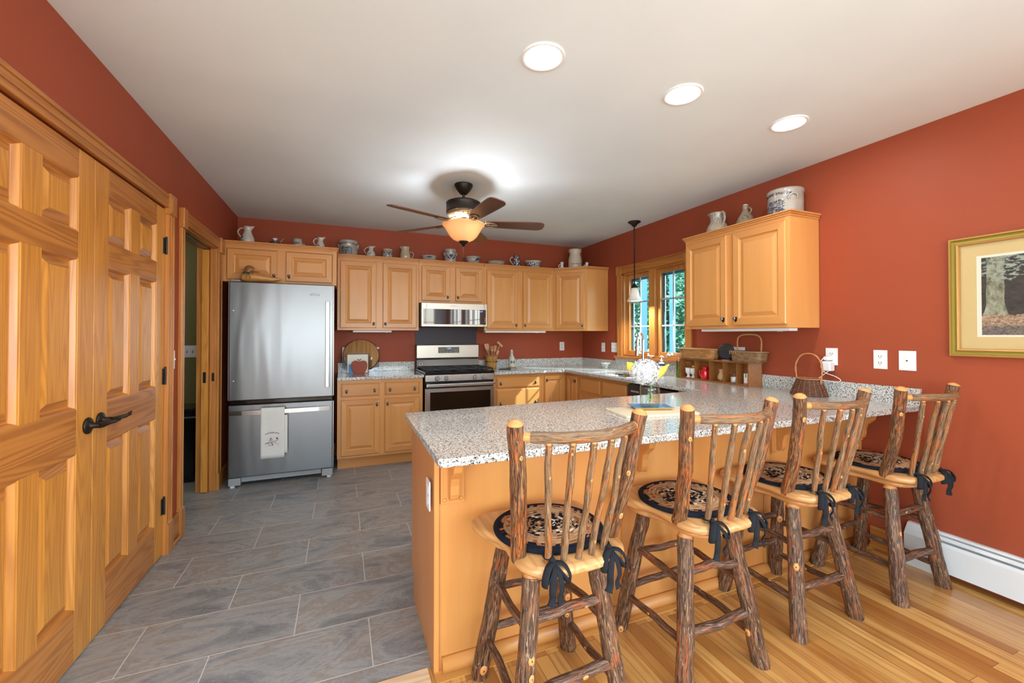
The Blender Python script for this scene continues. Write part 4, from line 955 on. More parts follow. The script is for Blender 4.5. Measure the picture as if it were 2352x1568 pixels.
f = MB(); text(f, '12:24', .022, frame((2.175 - 2.168, -.1045 + .34, 1.155), U, (0, 0, 1)), depth=.0003); f.build('clock_digits', plain('blue_digits', (.05, .2, .9), .4, em=(.12, .35, 1), es=2.5), bg)
f = MB()
for x, z in ((-.10, -.008), (-.075, -.008), (-.10, -.03), (-.06, -.03), (.075, -.008), (.10, -.008), (.075, -.03), (.10, -.03), (-.02, -.03), (.02, -.03)): f.box(x + .007 - .006, x + .007 + .006, -.1035 + .34, -.1026 + .34, 1.147 + z, 1.151 + z)
f.build('buttons', plain('button_print', (.45, .42, .38), .5), bg)
f = MB(); f.add([(1.80 - 2.168, -.085 + .34, 1.03), (2.545 - 2.168, -.085 + .34, 1.03), (2.545 - 2.168, -.125 + .34, .94), (1.80 - 2.168, -.125 + .34, .94), (1.80 - 2.168, -.02 + .34, 1.03), (2.545 - 2.168, -.02 + .34, 1.03), (2.545 - 2.168, -.02 + .34, .94), (1.80 - 2.168, -.02 + .34, .94)], [(0, 1, 2, 3), (4, 5, 1, 0), (1, 5, 6, 2), (0, 3, 7, 4)])
f.build('vent_panel', m_steel('dark_steel', (.42, .41, .41), .25), t)
gb('vent_slot', BLACK, 1.81, 2.54, -.08, -.03, 1.03, 1.046, bevel=0)
f = MB(); f.lathe([(0, 0), (.021, 0), (.021, .002), (0, .002)], (0, 0, 0), 20, 0, Matrix.Translation((1.843 - 2.168, -.107 + .34, .987)) @ Matrix.Rotation(R(66), 4, 'X')); f.lathe([(0, .0021), (.012, .0021), (.012, .003), (0, .003)], (0, 0, 0), 20, 1, Matrix.Translation((1.843 - 2.168, -.107 + .34, .987)) @ Matrix.Rotation(R(66), 4, 'X')); f.build('round_sticker', [WHITE, plain('sticker_ink', (.35, .10, .14), .5)], t)
for x0, x1 in ((1.80, 2.166), (2.17, 2.536)):
    f = MB()
    def g2(a, b, c, d, z0=.950, z1=.962): f.box(a - 2.168, b - 2.168, c + .34, d + .34, z0, z1)
    g2(x0, x1, -.655, -.642); g2(x0, x1, -.14, -.127); g2(x0, x0 + .013, -.655, -.127); g2(x1 - .013, x1, -.655, -.127)
    cx_ = (x0 + x1) / 2; g2(cx_ - .006, cx_ + .006, -.655, -.127)
    for y in (-.53, -.39, -.25): g2(x0, x1, y - .006, y + .006)
    for y in (-.59, -.19): 
        f.box(x0 + .1 - 2.168, x0 + .11 - 2.168, y - .05 + .34, y + .05 + .34, .95, .962); f.box(x1 - .11 - 2.168, x1 - .1 - 2.168, y - .05 + .34, y + .05 + .34, .95, .962)
    for a in (x0, x1 - .013):
        for y in (-.655, -.14): g2(a, a + .013, y, y + .013, .935, .951)
    f.build('grate', GRATE, t, bevel=.002)
for x, y in ((1.97, -.53), (1.97, -.26), (2.36, -.53), (2.36, -.26)): f = MB(); f.lathe([(0, 0), (.045, 0), (.045, .006), (.03, .008), (.03, .013), (0, .013)], (x - 2.168, y + .34, .935), 20); f.build('burner', GRATE, t)
cp = gb('control_panel', STEEL, 1.792, 2.545, -.672, -.641, .835, .904, bevel=.003)
for x in (1.915, 2.013, 2.326, 2.422):
    mt = Matrix.Translation((x - 2.168, -.673 + .34, .868)) @ Matrix.Rotation(pi / 2, 4, 'X')
    f = MB(); f.lathe([(0, 0), (.027, 0), (.027, .004), (.023, .006), (.021, .02), (.018, .024), (0, .024)], (0, 0, 0), 20, 0, mt); f.box(-.005, .005, -.019, .019, .024, .032, 1, mt); f.build('knob', [GREYM, CHROME], cp)
od = gb('oven_door', STEEL, 1.792, 2.545, -.672, -.641, .20, .765, bevel=.004)
gb('door_glass', GLASSB, 1.842, 2.502, -.6745, -.672, .32, .725, od, bevel=.001)
gb('door_gap', BLACK, 1.795, 2.542, -.655, -.641, .766, .834, bevel=0)
hh = gb('handle', STEEL, 1.795, 2.542, -.725, -.70, .783, .815, od, bevel=.006, seg=3)
for x in (1.81, 2.50): gb('handle_post', CHROME, x, x + .028, -.70, -.655, .787, .811, hh, bevel=0)
gb('storage_drawer', STEEL, 1.792, 2.545, -.672, -.641, .03, .195, bevel=.004)
# grey metal sheet behind the range
f = MB(); f.box(1.795, 2.547, -.006, -.001, .915, 1.41); tag(f.build('splash_panel', SPLASH, bevel=.001), 'dark grey metal splash panel on the wall behind the range', 'splash panel')

t = thing('microwave', (2.175, -.20, 1.412), 'low profile stainless microwave hood above the range', 'microwave')
def mbx(name, m, x0, x1, y0, y1, z0, z1, par=None, bevel=.002):
    f = MB(); f.box(x0 - 2.175, x1 - 2.175, y0 + .20, y1 + .20, z0 - 1.412, z1 - 1.412); return f.build(name, m, par or t, bevel=bevel)
mbx('body', DGREY, 1.792, 2.547, -.375, -.01, 1.414, 1.679)
fa = mbx('front', WARMSTEEL, 1.796, 2.552, -.405, -.376, 1.414, 1.678, bevel=.004)
mbx('glass', MICROG, 1.818, 2.537, -.4075, -.4052, 1.440, 1.610, fa, bevel=.001)
for x in (1.851, 2.516): mbx('seam', BLACK, x, x + .003, -.4085, -.4052, 1.416, 1.676, fa, bevel=0)
f = MB()
for x, z in ((1.835, 1.47), (1.835, 1.495), (2.527, 1.47), (2.527, 1.49), (2.527, 1.51)): f.box(x - .005 - 2.175, x + .005 - 2.175, -.2088, -.2077, z - .004 - 1.412, z + .004 - 1.412)
f.build('buttons', GREYM, fa)
f = MB(); text(f, 'Whirlpool', .016, frame((2.155 - 2.175, -.406 + .20, 1.642 - 1.412), U, (0, 0, 1)), depth=.0005); f.build('badge', GREYM, fa)
f = MB(); text(f, '12:24', .018, frame((2.48 - 2.175, -.4079 + .20, 1.585 - 1.412), U, (0, 0, 1)), depth=.0003); f.build('clock_digits', bpy.data.materials['blue_digits'], fa)

# ------------------------------------------------------------------ ceiling fixtures
FX, FY = 1.895, -1.757
t = thing('ceiling_fan', (FX, FY, 2.53), 'five blade walnut and bronze ceiling fan with a lit amber glass bowl', 'ceiling fan')
DZ = 0
def fl(name, prof, m, par=None, mats=None, seg=32): f = MB(); f.lathe(prof, (0, 0, DZ), seg, mats=mats); return f.build(name, m, par or t)
fl('canopy', [(0, 0), (.073, 0), (.075, -.008), (.070, -.014), (.068, -.024), (.058, -.040), (.045, -.058), (.030, -.074), (.022, -.080), (0, -.080)], BRONZE)
fl('downrod', [(.011, -.078), (.011, -.142), (0, -.142)], BRONZE)
DZ = -.038
mh = fl('motor_housing', [(0, -.100), (.03, -.100), (.125, -.104), (.138, -.110), (.141, -.118), (.138, -.124), (.138, -.178), (.141, -.184), (.138, -.192), (.132, -.196), (.06, -.196), (0, -.196)], BRONZE)
f = MB(); f.lathe([(.055, -.1965), (.132, -.197), (.126, -.212), (.108, -.226), (.070, -.236), (.055, -.236)], (0, 0, DZ), 40)
f.build('vent_ring', ANTQ, mh)
f = MB()
for k in range(20):
    a = 2 * pi * k / 20; d = Vector((cos(a), sin(a), 0)); s_ = Vector((-sin(a), cos(a), 0))
    zz = Vector((0, 0, DZ)); f.tube([d * .128 + Vector((0, 0, -.210)) + s_ * .008 + zz, d * .113 + Vector((0, 0, -.2255)) + zz, d * .094 + Vector((0, 0, -.231)) - s_ * .006 + zz, d * .078 + Vector((0, 0, -.236)) + zz], .0042, 6)
f.build('filigree', BRONZE, mh)
fl('light_neck', [(0, -.236), (.045, -.236), (.047, -.25), (.04, -.262), (.06, -.268), (.062, -.278), (.04, -.284), (0, -.284)], BRONZE)
bowl = fl('glass_bowl', [(.150, -.279), (.166, -.278), (.171, -.283), (.168, -.292), (.155, -.305), (.140, -.325), (.127, -.350), (.110, -.378), (.085, -.402), (.050, -.418), (.02, -.424), (.02, -.421), (.048, -.414), (.082, -.398), (.106, -.375), (.122, -.348), (.135, -.323), (.150, -.302), (.160, -.290), (.150, -.279)], BOWL, seg=48)
fl('finial', [(0, -.410), (.038, -.412), (.040, -.422), (.034, -.430), (.018, -.442), (.010, -.455), (.006, -.462), (0, -.463)], BRONZE)
ch = fl('pull_chain', [(.0012, -.46), (.0012, -.545), (0, -.545)], ANTQ, seg=6)
fl('pull_knob', [(0, -.545), (.004, -.547), (.0045, -.570), (.002, -.575), (0, -.576)], BRONZE, ch, seg=10)
for k in range(5):
    a = R(-12.5 + 72 * k); ca, sa = cos(a), sin(a); d = Vector((ca, sa, 0)); s_ = Vector((-sa, ca, 0)); pz = -.272 + DZ
    prof = [(.175, .046), (.20, .050), (.30, .056), (.42, .062), (.54, .067), (.60, .068), (.635, .062), (.655, .045), (.662, .022)]
    out = [(r, w_) for r, w_ in prof] + [(r, -w_) for r, w_ in prof[::-1]]
    mt = Matrix.Translation((0, 0, pz)) @ Matrix.Rotation(a, 4, 'Z') @ Matrix.Rotation(R(-12), 4, 'X')
    f = MB(); f.prism([(r, w_) for r, w_ in out][::-1], -.0035, .0035, 'z'); 
    bl = f.build('blade', WALN, t, bevel=.001); bl.matrix_local = mt
    f = MB()
    z_ = -.011
    f.tube(crom([(-.085, .0, .02), (-.05, .0, .008)] , 2), .009, 8)
    f = MB(); P_ = [(.085, 0, .034), (.12, 0, .018), (.15, 0, -.002), (.175, 0, -.009)]
    f.tube(crom(P_, 4), .009, 8, flat=.7)
    f.tube([Vector((.215 + .05 * cos(u_), .032 * sin(u_), -.009)) for u_ in [2 * pi * i / 20 for i in range(20)]], .0075, 8, closed=True, flat=.6)
    f.tube([(.18, 0, -.009), (.255, 0, -.009)], .005, 6)
    for x_, y_ in ((.20, .02), (.20, -.02), (.262, 0)): f.ball((x_, y_, -.012), .006, 8)
    ir = f.build('blade_iron', ANTQ, bl)
point('fan_bulb', (FX - .06, FY - .02, 2.53 - .326), 14, (.96, .97, 1), .035); point('fan_bulb', (FX + .055, FY - .035, 2.53 - .326), 14, (.96, .97, 1), .035)
DZ = 0

t = thing('pendant_light', (3.88, -1.375, 2.53), 'small white glass bell pendant on a dark rod before the window', 'pendant light')
fl('canopy', [(0, 0), (.066, 0), (.068, -.006), (.055, -.014), (.035, -.028), (.022, -.045), (.012, -.056), (0, -.057)], BRONZE)
f = MB(); f.tube([(0, 0, -.055), (.004, 0, -.066), (0, 0, -.075)], .005, 8); f.ball((0, 0, -.072), .008, 8); f.build('swivel', BRONZE, t)
fl('rod', [(.0065, -.075), (.0065, -.665), (0, -.665)], BRONZE, seg=12)
fl('socket_cap', [(0, -.66), (.012, -.66), (.014, -.672), (.028, -.684), (.034, -.70), (.034, -.712), (0, -.712)], BRONZE)
fl('shade', [(.033, -.708), (.041, -.725), (.047, -.755), (.053, -.79), (.062, -.820), (.076, -.842), (.082, -.850), (.078, -.852), (.060, -.826), (.049, -.79), (.043, -.755), (.036, -.725), (.030, -.712)], SHADE, seg=36)
point('pendant_bulb', (3.88, -1.375, 2.53 - .80), 34, (1, .96, .90), .025)
for i, (x, y, lab) in enumerate(((1.797, -3.39, 'round recessed ceiling light, nearest and largest of three'), (2.573, -3.40, 'round recessed ceiling light, middle one of three'), (3.352, -3.405, 'round recessed ceiling light nearest the right wall'))):
    t = thing('recessed_light', (x, y, H), lab, 'recessed light', 'recessed ceiling lights')
    f = MB(); f.lathe([(.096, 0), (.096, -.003), (.090, -.008), (.082, -.006), (.078, -.003), (.078, 0)], (0, 0, 0), 40); f.build('trim_ring', CANW, t)
    f = MB(); f.lathe([(0, -.002), (.078, -.002), (.078, -.001), (0, -.001)], (0, 0, 0), 40); f.build('lens', LENS, t)
    d = bpy.data.lights.new('can_lamp', 'AREA'); d.shape = 'DISK'; d.size = .13; d.energy = 5; d.color = (1, .97, .94); o = bpy.data.objects.new('can_lamp', d); COL.objects.link(o); o.location = (x, y, H - .012)

# ------------------------------------------------------------------ picture, heater
t = thing('framed_print', (W, -4.22, 1.207), 'gilt framed woodland print with a wide tan mat on the red wall', 'picture')
def pf(f, ya, yb, za, zb, xa, xb, m=0): f.box(xa - W, xb - W, ya + 4.22, yb + 4.22, za - 1.207, zb - 1.207, m)
y0, y1, z0, z1 = -4.648, -3.793, 1.207, 1.840
f = MB(); mt = frame((-.002, y1 + 4.22, 0), (0, -1, 0), (0, 0, 1)); w_, h_ = y1 - y0, z1 - z0
rings(f, mt, w_, h_, [(0, 0), (0, .020), (.004, .026), (.010, .026), (.013, .018), (.022, .016), (.030, .017), (.033, .022), (.040, .020), (.043, .012), (.043, .001)], [(0, 0), (0, 0), (0, 0), (1, 1), (1, 1), (1, 1), (0, 0), (0, 0), (0, 0), (0, 0)], 1)
f.build('frame', [GOLD, OLGOLD], t)
f = MB(); rings(f, Matrix.Translation((-.0065, 0, 0)) @ frame((0, y1 + 4.22 - .043, .043), (0, -1, 0), (0, 0, 1)), w_ - .086, h_ - .086, [(0, 0), (.062, 0), (.0635, -.001)], [(0, 0), (1, 1)], 1, back=False); f.build('mat_board', [SHINYPIC, CRMAT], t)
f = MB(); pf(f, y0 + .10, y1 - .10, z0 + .10, z1 - .105, W - .0052, W - .0046); f.build('inner_mat', CRMAT, t)
f = MB(); pf(f, y0 + .12, y1 - .122, 1.322, 1.722, W - .0058, W - .0053); f.build('print', PRINT, t)
f = MB(); pf(f, y0 + .044, y1 - .044, z0 + .044, z1 - .044, W - .0092, W - .0084); f.build('glazing', m_clear('picture_glass', (.97, .97, .97), .05), t)
t = thing('baseboard_heater', (W, -6.2, 0), 'white enamel baseboard heater along the foot of the right wall', 'heater')
def hp(name, pts, a, b, m, bevel=0.): f = MB(); f.prism([(y + 6.2, z) for y, z in pts], a, b, 'x'); return f
def hprof(name, pts, m, ya=-8.9, yb=-3.66, par=None):
    f = MB(); n = len(pts); vs = [(x, y + 6.2, z) for y in (ya, yb) for x, z in pts]
    f.add(vs, [tuple(range(n)), tuple(range(n, 2 * n))[::-1]] + [(i, n + i, n + (i + 1) % n, (i + 1) % n) for i in range(n)], 0); return f.build(name, m, par or t)
hprof('back_panel', [(-.001, .03), (-.001, .232), (-.022, .232), (-.030, .226), (-.030, .222), (-.02, .224), (-.006, .224), (-.006, .03)], HWHITE)
hprof('damper', [(-.036, .213), (-.052, .200), (-.054, .202), (-.038, .216)], HWHITE)
hprof('front_cover', [(-.066, .035), (-.066, .175), (-.060, .190), (-.056, .191), (-.056, .188), (-.062, .174), (-.062, .035)], HWHITE)
hprof('fins', [(-.050, .06), (-.050, .17), (-.012, .17), (-.012, .06)], SLOT)
f = MB(); n = 6; pts = [(-.001, .0), (-.068, .0), (-.068, .178), (-.058, .195), (-.030, .236), (-.001, .236)]
vs = [(x, y + 6.2, z) for y in (-3.735, -3.605) for x, z in pts]; f.add(vs, [tuple(range(n)), tuple(range(n, 2 * n))[::-1]] + [(i, n + i, n + (i + 1) % n, (i + 1) % n) for i in range(n)], 0); f.build('end_cap', HWHITE, t, bevel=.003)

# ------------------------------------------------------------------ pottery
def handle(f, ang, r0, z0, r1, z1, bow, rad=.006, m=0, seg=8):
    d = Vector((cos(ang), sin(ang), 0)); ps = crom([d * r0 + Vector((0, 0, z0)), d * (r0 + bow * .7) + Vector((0, 0, z0 + .004)), d * (max(r0, r1) + bow) + Vector((0, 0, (z0 * 2 + z1) / 3)), d * (r1 + bow * .55) + Vector((0, 0, (z0 + z1 * 3) / 4)), d * r1 + Vector((0, 0, z1))], 5)
    f.tube(ps, rad, seg, m)
def pot(name, label, cat, x, y, z, prof, m, hand=None, group='stoneware on top of the wall cabinets', extra=None, seg=28, spout=None, hm=None, wall=.004):
    t = thing(name, (x, y, z), label, cat, group)
    inner = [(max(r - wall, .001), zz) for r, zz in prof[::-1] if zz > wall + .001] + [(0, wall + .002)]
    f = MB(); f.lathe([(0, 0)] + prof + inner, (0, 0, 0), seg)
    if spout is not None:
        top = prof[-1][1]; a0 = spout
        for i, v in enumerate(f.v):
            if v.z > top * .80:
                a = atan2(v.y, v.x); da = (a - a0 + pi) % (2 * pi) - pi
                if abs(da) < .8: k = (cos(da / .8 * pi / 2) ** 2) * (v.z - top * .80) / (top * .2); rr = sqrt(v.x ** 2 + v.y ** 2) or 1; f.v[i] = v + Vector((v.x / rr, v.y / rr, .25)) * k * .022
    f.build('body', m, t)
    if hand: f = MB(); handle(f, *hand); f.build('handle', hm or m, t)
    return t
LFT, RGT = pi - .2, -.2                    # towards left / right as seen in the kitchen
TOPZ = 2.1665
def pitcher(h, r): return [(r * .62, 0), (r * .92, h * .10), (r, h * .26), (r * .92, h * .42), (r * .62, h * .64), (r * .50, h * .78), (r * .56, h * .90), (r * .66, h)]
a = pot('pitcher', 'largest white stoneware pitcher, in the far left corner above the refrigerator', 'pitcher', .165, -.42, TOPZ, pitcher(.176, .058), POTW, (LFT, .035, .158, .05, .07, .035, .006), spout=RGT)
def dab(t, pts, m=NAVY):
    """brushed marks: (angle, radius, z, width, height, tilt)"""
    f = MB()
    for an, r, z, w_, h_, tl in pts:
        d = Vector((cos(an), sin(an), 0)); s_ = Vector((-sin(an), cos(an), 0)); c = d * r + Vector((0, 0, z)); n = 8
        vs = [c + (s_ * (cos(tl) * w_ * cos(2 * pi * k / n) - sin(tl) * h_ * sin(2 * pi * k / n)) + Vector((0, 0, 1)) * (sin(tl) * w_ * cos(2 * pi * k / n) + cos(tl) * h_ * sin(2 * pi * k / n))) for k in range(n)]
        vs = [Vector((v.x, v.y, v.z)) for v in vs] + [v + d * .0015 for v in vs]
        f.add(vs, [tuple(range(n, 2 * n)), tuple(range(n))[::-1]] + [(k, (k + 1) % n, n + (k + 1) % n, n + k) for k in range(n)], 0)
    f.build('brushed_marks', m, t)
FR = -pi / 2 - .15
dab(a, [(FR - .5, .057, .070, .014, .004, .6), (FR - .62, .057, .064, .010, .004, -.7), (FR - .4, .059, .038, .005, .006, 0), (FR - .85, .059, .034, .005, .006, 0)])
t = thing('covered_dish', (.392, -.42, TOPZ), 'low dark green covered dish with a white knobbed lid', 'covered dish', 'stoneware on top of the wall cabinets')
f = MB(); f.lathe([(0, 0), (.03, 0), (.046, .02), (.050, .042), (0, .045)], (0, 0, 0), 24); f.build('body', POTD, t)
f = MB(); f.lathe([(.044, .043), (.046, .050), (.03, .058), (.012, .064), (.010, .070), (.022, .078), (.020, .086), (0, .089)], (0, 0, 0), 24, mats=[0, 0, 0, 1, 1, 1, 1]); f.build('lid', [POTD, WHITEC], t)
f = MB(); f.tube([(.035, 0, .045), (.075, -.005, .088)], .0028, 8); f.build('spreader', SPOON, t)
a = pot('mug', 'grey stoneware mug with a blue ring design above the refrigerator', 'mug', .586, -.42, TOPZ, [(.034, 0), (.043, .02), (.045, .05), (.040, .078), (.041, .096)], POTG, (RGT, .042, .045, .038, .012, .022, .005))
dab(a, [(FR, .046, .055, .026, .003, 0), (FR, .0455, .045, .02, .003, .0), (FR - .5, .0455, .05, .004, .010, .4), (FR + .5, .0455, .05, .004, .010, -.4)])
a = pot('pitcher', 'small white stoneware pitcher above the refrigerator, beside the grey mug', 'pitcher', .79, -.42, TOPZ, pitcher(.128, .042), POTW, (LFT, .026, .112, .038, .045, .028, .005), spout=RGT); dab(a, [(FR - .2, .043, .045, .008, .005, .5)])
# lettered crocks
def crock(label, x, y, z, r, h, words, f_ang, tz, tsize, lug_ang, group=None, sketch=True):
    t = thing('crock', (x, y, z), label, 'crock', group)
    prof = [(r * .94, 0), (r * .985, h * .1), (r, h * .5), (r * .985, h * .84), (r * 1.03, h * .88), (r * 1.045, h * .95), (r * 1.0, h)]
    f = MB(); f.lathe([(0, 0)] + prof + [(r * .93, h), (r * .91, h * .9), (r * .9, .01), (0, .01)], (0, 0, 0), 40); f.build('body', POTG, t)
    def wrap(v): a = f_ang + v.x / r; rr = r * 1.004 + v.z; return (rr * cos(a), rr * sin(a), tz + v.y)
    f = MB(); text(f, words, tsize, None, 0, fn=lambda v: wrap(Vector((v.x, v.y + .012 * cos(v.x / r * 1.2) - .012, v.z))), depth=.0006, shear=.25); f.build('lettering', DKBLUE, t)
    if sketch:
        random.seed(int(r * 1000)); f = MB()
        for k in range(190):
            u = random.uniform(-.62, .62) * r; v = random.uniform(.015, h * .55) ; L = random.uniform(.004, .014)
            an = random.choice((0, 0, pi / 2, .5, -.5)); n = Vector((cos(an), sin(an), 0)) * L
            p = [wrap(Vector((u - n.x - n.y * .12, v - tz - n.y, 0))), wrap(Vector((u + n.x - n.y * .12, v - tz + n.y - .001, 0))), wrap(Vector((u + n.x + n.y * .12, v - tz + n.y + .0025, .0008))), wrap(Vector((u - n.x + n.y * .12, v - tz - n.y + .0025, .0008)))]
            f.add(p, [(0, 1, 2, 3)], random.choice((0, 0, 1)))
        f.build('blue_drawing', [DKBLUE, plain('faded_blue', (.13, .18, .28), .3) if 'faded_blue' not in bpy.data.materials else bpy.data.materials['faded_blue']], t)
    for s_ in lug_ang:
        f = MB(); d = Vector((cos(s_), sin(s_), 0)); s2 = Vector((-sin(s_), cos(s_), 0)); zc = h * .62
        f.tube(crom([d * r * .99 - s2 * r * .26 + Vector((0, 0, zc - .012)), d * (r * 1.06) - s2 * r * .22 + Vector((0, 0, zc + .01)), d * (r * 1.12) + Vector((0, 0, zc + .024)), d * (r * 1.06) + s2 * r * .22 + Vector((0, 0, zc + .01)), d * r * .99 + s2 * r * .26 + Vector((0, 0, zc - .012))], 4), .007, 8); f.build('lug_handle', POTG, t)
    return t
G1 = 'stoneware on top of the wall cabinets'
crock('grey crock lettered Crescent Shadow on the back wall cabinets, blue drawing below', 1.056, -.17, TOPZ, .092, .168, 'Crescent Shadow', FR - .1, .125, .031, (LFT, RGT), G1)
a = pot('pitcher', 'small white long necked pitcher between the lettered crock and the lidded jar', 'pitcher', 1.285, -.17, TOPZ, [(.03, 0), (.047, .02), (.048, .045), (.036, .072), (.022, .09), (.023, .11), (.030, .128)], POTW, (LFT, .022, .112, .044, .04, .026, .0045), spout=RGT); dab(a, [(FR, .049, .045, .008, .005, .7), (FR - .3, .049, .04, .006, .004, 0)])
a = pot('lidded_jar', 'lidded stoneware jar with blue berry sprigs, left of the streaked pitcher', 'jar', 1.462, -.17, TOPZ, [(.045, 0), (.055, .02), (.056, .05), (.050, .082), (.044, .092)], POTB)
f = MB(); f.lathe([(.046, .093), (.052, .098), (.052, .106), (.03, .114), (0, .117)], (0, 0, 0), 24); f.build('lid', POTW, a)
a = pot('pitcher', 'streaked cream pitcher with its handle to the right, above the microwave side', 'pitcher', 1.655, -.17, TOPZ, [(.050, 0), (.058, .02), (.060, .05), (.052, .09), (.044, .115), (.047, .14), (.050, .152)], POTH, (RGT, .048, .092, .056, .012, .036, .0055), spout=LFT)
def bowl_(label, x, w, h, m, name='bowl', **k): return pot(name, label, 'bowl', x, -.17, TOPZ, [(w * .30, 0), (w * .42, h * .2), (w * .48, h * .6), (w * .49, h * .85), (w * .53, h * .9), (w * .53, h)], m, **k)
a = bowl_('grey bowl with one blue medallion right of the streaked pitcher', 1.925, .168, .066, POTG); dab(a, [(FR, .083, .045, .020, .010, 0), (FR - .3, .082, .045, .006, .008, 0), (FR + .3, .082, .045, .006, .008, 0)])
t = crock('grey crock with a blue heart and leaves above the microwave', 2.175, -.17, TOPZ, .068, .162, 'Country Home', FR, .122, .022, (LFT, RGT), G1, False)
dab(t, [(FR - .07, .0695, .083, .014, .014, 0), (FR + .17, .0695, .083, .014, .014, 0), (FR + .05, .0695, .068, .012, .014, 0), (FR - .45, .0695, .06, .016, .009, -.6), (FR + .55, .0695, .06, .016, .009, .6), (FR - .7, .0695, .085, .012, .006, .9), (FR + .78, .0695, .085, .012, .006, -.9), (FR - .2, .0695, .045, .012, .005, -.3), (FR + .3, .0695, .045, .012, .005, .3)])
a = bowl_('grey bowl with a blue leaf to its right, right of the heart crock', 2.452, .172, .092, POTG); dab(a, [(FR + .5, .085, .055, .022, .012, .4), (FR + .8, .085, .065, .012, .010, -.5), (FR + .3, .084, .042, .016, .005, 0)])
bowl_('wide shallow grey bowl with a flat rim among the cabinet top pottery', 2.745, .222, .052, POTG)
a = pot('pitcher', 'small pitcher covered in dark blue painting, its handle to the left', 'pitcher', 3.02, -.17, TOPZ, pitcher(.144, .054)[:-1] + [(.046, .144)], m_pot('blue_painted_stoneware', (.58, .55, .50), BL, 48, .47, .01, .15), (LFT, .04, .125, .048, .045, .032, .006), spout=RGT, hm=POTW)
a = bowl_('spouted bowl with blue sprays, nearest the corner cabinet', 3.258, .188, .094, m_pot('spray_stoneware', (.55, .52, .47), BL, 60, .52, .02, .075), spout=LFT)
def shaker(label, x, y): 
    t = thing('salt_shaker', (x, y, TOPZ), label, 'shaker', G1)
    f = MB(); f.lathe([(0, 0), (.022, 0), (.026, .02), (.018, .045), (.016, .06), (.022, .075), (.020, .094), (0, .10)], (0, 0, 0), 18); f.build('body', WHITEC, t)
    f = MB(); handle(f, LFT, .018, .055, .022, .012, .022, .005); f.build('handle', WHITEC, t)
shaker('small white handled shaker left of the tall cream canister', 3.62, -.26); shaker('small white handled shaker right of the tall cream canister', 3.93, -.36)
t = pot('canister', 'tall cream stoneware canister with black lettering on the corner cabinet', 'canister', 3.79, -.30, TOPZ, [(.072, 0), (.084, .012), (.086, .05), (.086, .12), (.078, .165), (.069, .19), (.070, .21), (.082, .232), (.082, .256), (.078, .262)], CREAMC)
f = MB(); text(f, 'DUNN BENNETT', .020, None, 0, fn=lambda v: ((.0865 + v.z) * cos(FR - .15 + v.x / .0865), (.0865 + v.z) * sin(FR - .15 + v.x / .0865), .058 + v.y), depth=.0006); f.build('lettering', DKBLUE, t)
# right wall cabinet
FL = pi + .35
pot('pitcher', 'large sponged cream pitcher on the right wall cabinet, nearest the window', 'pitcher', 3.955, -2.375, TOPZ, [(.070, 0), (.088, .02), (.09, .05), (.076, .085), (.060, .11), (.054, .135), (.058, .165), (.064, .18), (.066, .19)], POTS, (-pi / 2 - .3, .055, .178, .07, .055, .035, .010), group='pottery on the right wall cabinet', spout=pi / 2 + .25)
t = pot('jug', 'narrow necked tan jug painted with a dark landscape on the right cabinet', 'jug', 3.965, -2.635, TOPZ, [(.056, 0), (.068, .02), (.070, .05), (.058, .085), (.036, .118), (.024, .14), (.022, .16), (.026, .168), (.024, .18)], POTT, (-pi / 2 - .3, .026, .152, .045, .10, .026, .006), group='pottery on the right wall cabinet')
f = MB(); f.lathe([(0, .178), (.018, .178), (.020, .188), (.012, .195), (0, .196)], (0, 0, 0), 16); f.build('stopper', CREAMC, t)
crock('wide grey crock lettered Crescent Shadow on the right wall cabinet', 3.955, -2.965, TOPZ, .112, .192, 'Crescent Shadow', FL - .45, .148, .034, (-pi / 2 - .55,), 'pottery on the right wall cabinet')

# ------------------------------------------------------------------ left counter: round board, acrylic stand, books, apple rack
def lean(o, ang): o.rotation_euler = (ang, 0, 0); return o
f = MB(); f.lathe([(0, 0), (.186, 0), (.189, .004), (.189, .016), (.186, .02), (.183, .0202), (0, .0202)], (0, .189, 0), 56, mats=[0, 1, 1, 1, 1, 0])
for i, v in enumerate(f.v): f.v[i] = Vector((v.x, -v.z, v.y))
o = f.build('round_board', [BOARD, plain('dark_rim', (.07, .025, .01), .5)], bevel=0); lean(o, R(-24)); o.location = (1.19, -.178, CT + .008); tag(o, 'large round wooden board leaning on the backsplash beside the refrigerator', 'cutting board')
t = thing('clear_stand', (1.19, -.055, CT), 'clear acrylic sheet standing behind the round wooden board', 'acrylic sheet')
f = MB(); f.box(-.195, .195, -.002, .002, 0, .275); f.build('sheet', ACRYL, t, bevel=.001)
t = thing('acrylic_book_stand', (1.16, -.222, CT), 'small clear acrylic stand holding up the cream book', 'book stand')
f = MB(); f.box(-.15, .14, -.002, .002, .001, .172); f.build('back', ACRYL, t, bevel=.001)
o = bx('book', [plain('cover_brown', (.16, .07, .04), .5), PAPER][0], 1.055, 1.262, -.2195, -.196, CT, CT + .212, bevel=.002) if False else None
t = thing('book', (1.155, -.233, CT), 'brown edged cookbook standing behind the plain cream cover', 'book', 'books behind the apple rack')
f = MB(); f.box(-.105, .108, -.008, .006, 0, .215); f.box(-.103, .105, -.0065, .0045, .002, .216, 1); f.build('cover', [plain('cover_brown', (.16, .07, .04), .5), PAPER], t, bevel=.001)
t = thing('book', (1.150, -.252, CT), 'plain cream covered book standing in the apple rack', 'book', 'books behind the apple rack')
f = MB(); f.box(-.103, .103, -.006, .006, .004, .202); f.build('cover', PAPER, t, bevel=.001)
t = thing('book', (1.115, -.276, CT), 'thin light blue booklet left of the red wooden apple', 'book', 'books behind the apple rack')
f = MB(); f.box(-.055, .055, -.003, .003, .0, .10); f.build('cover', LBLUE, t, bevel=.001)
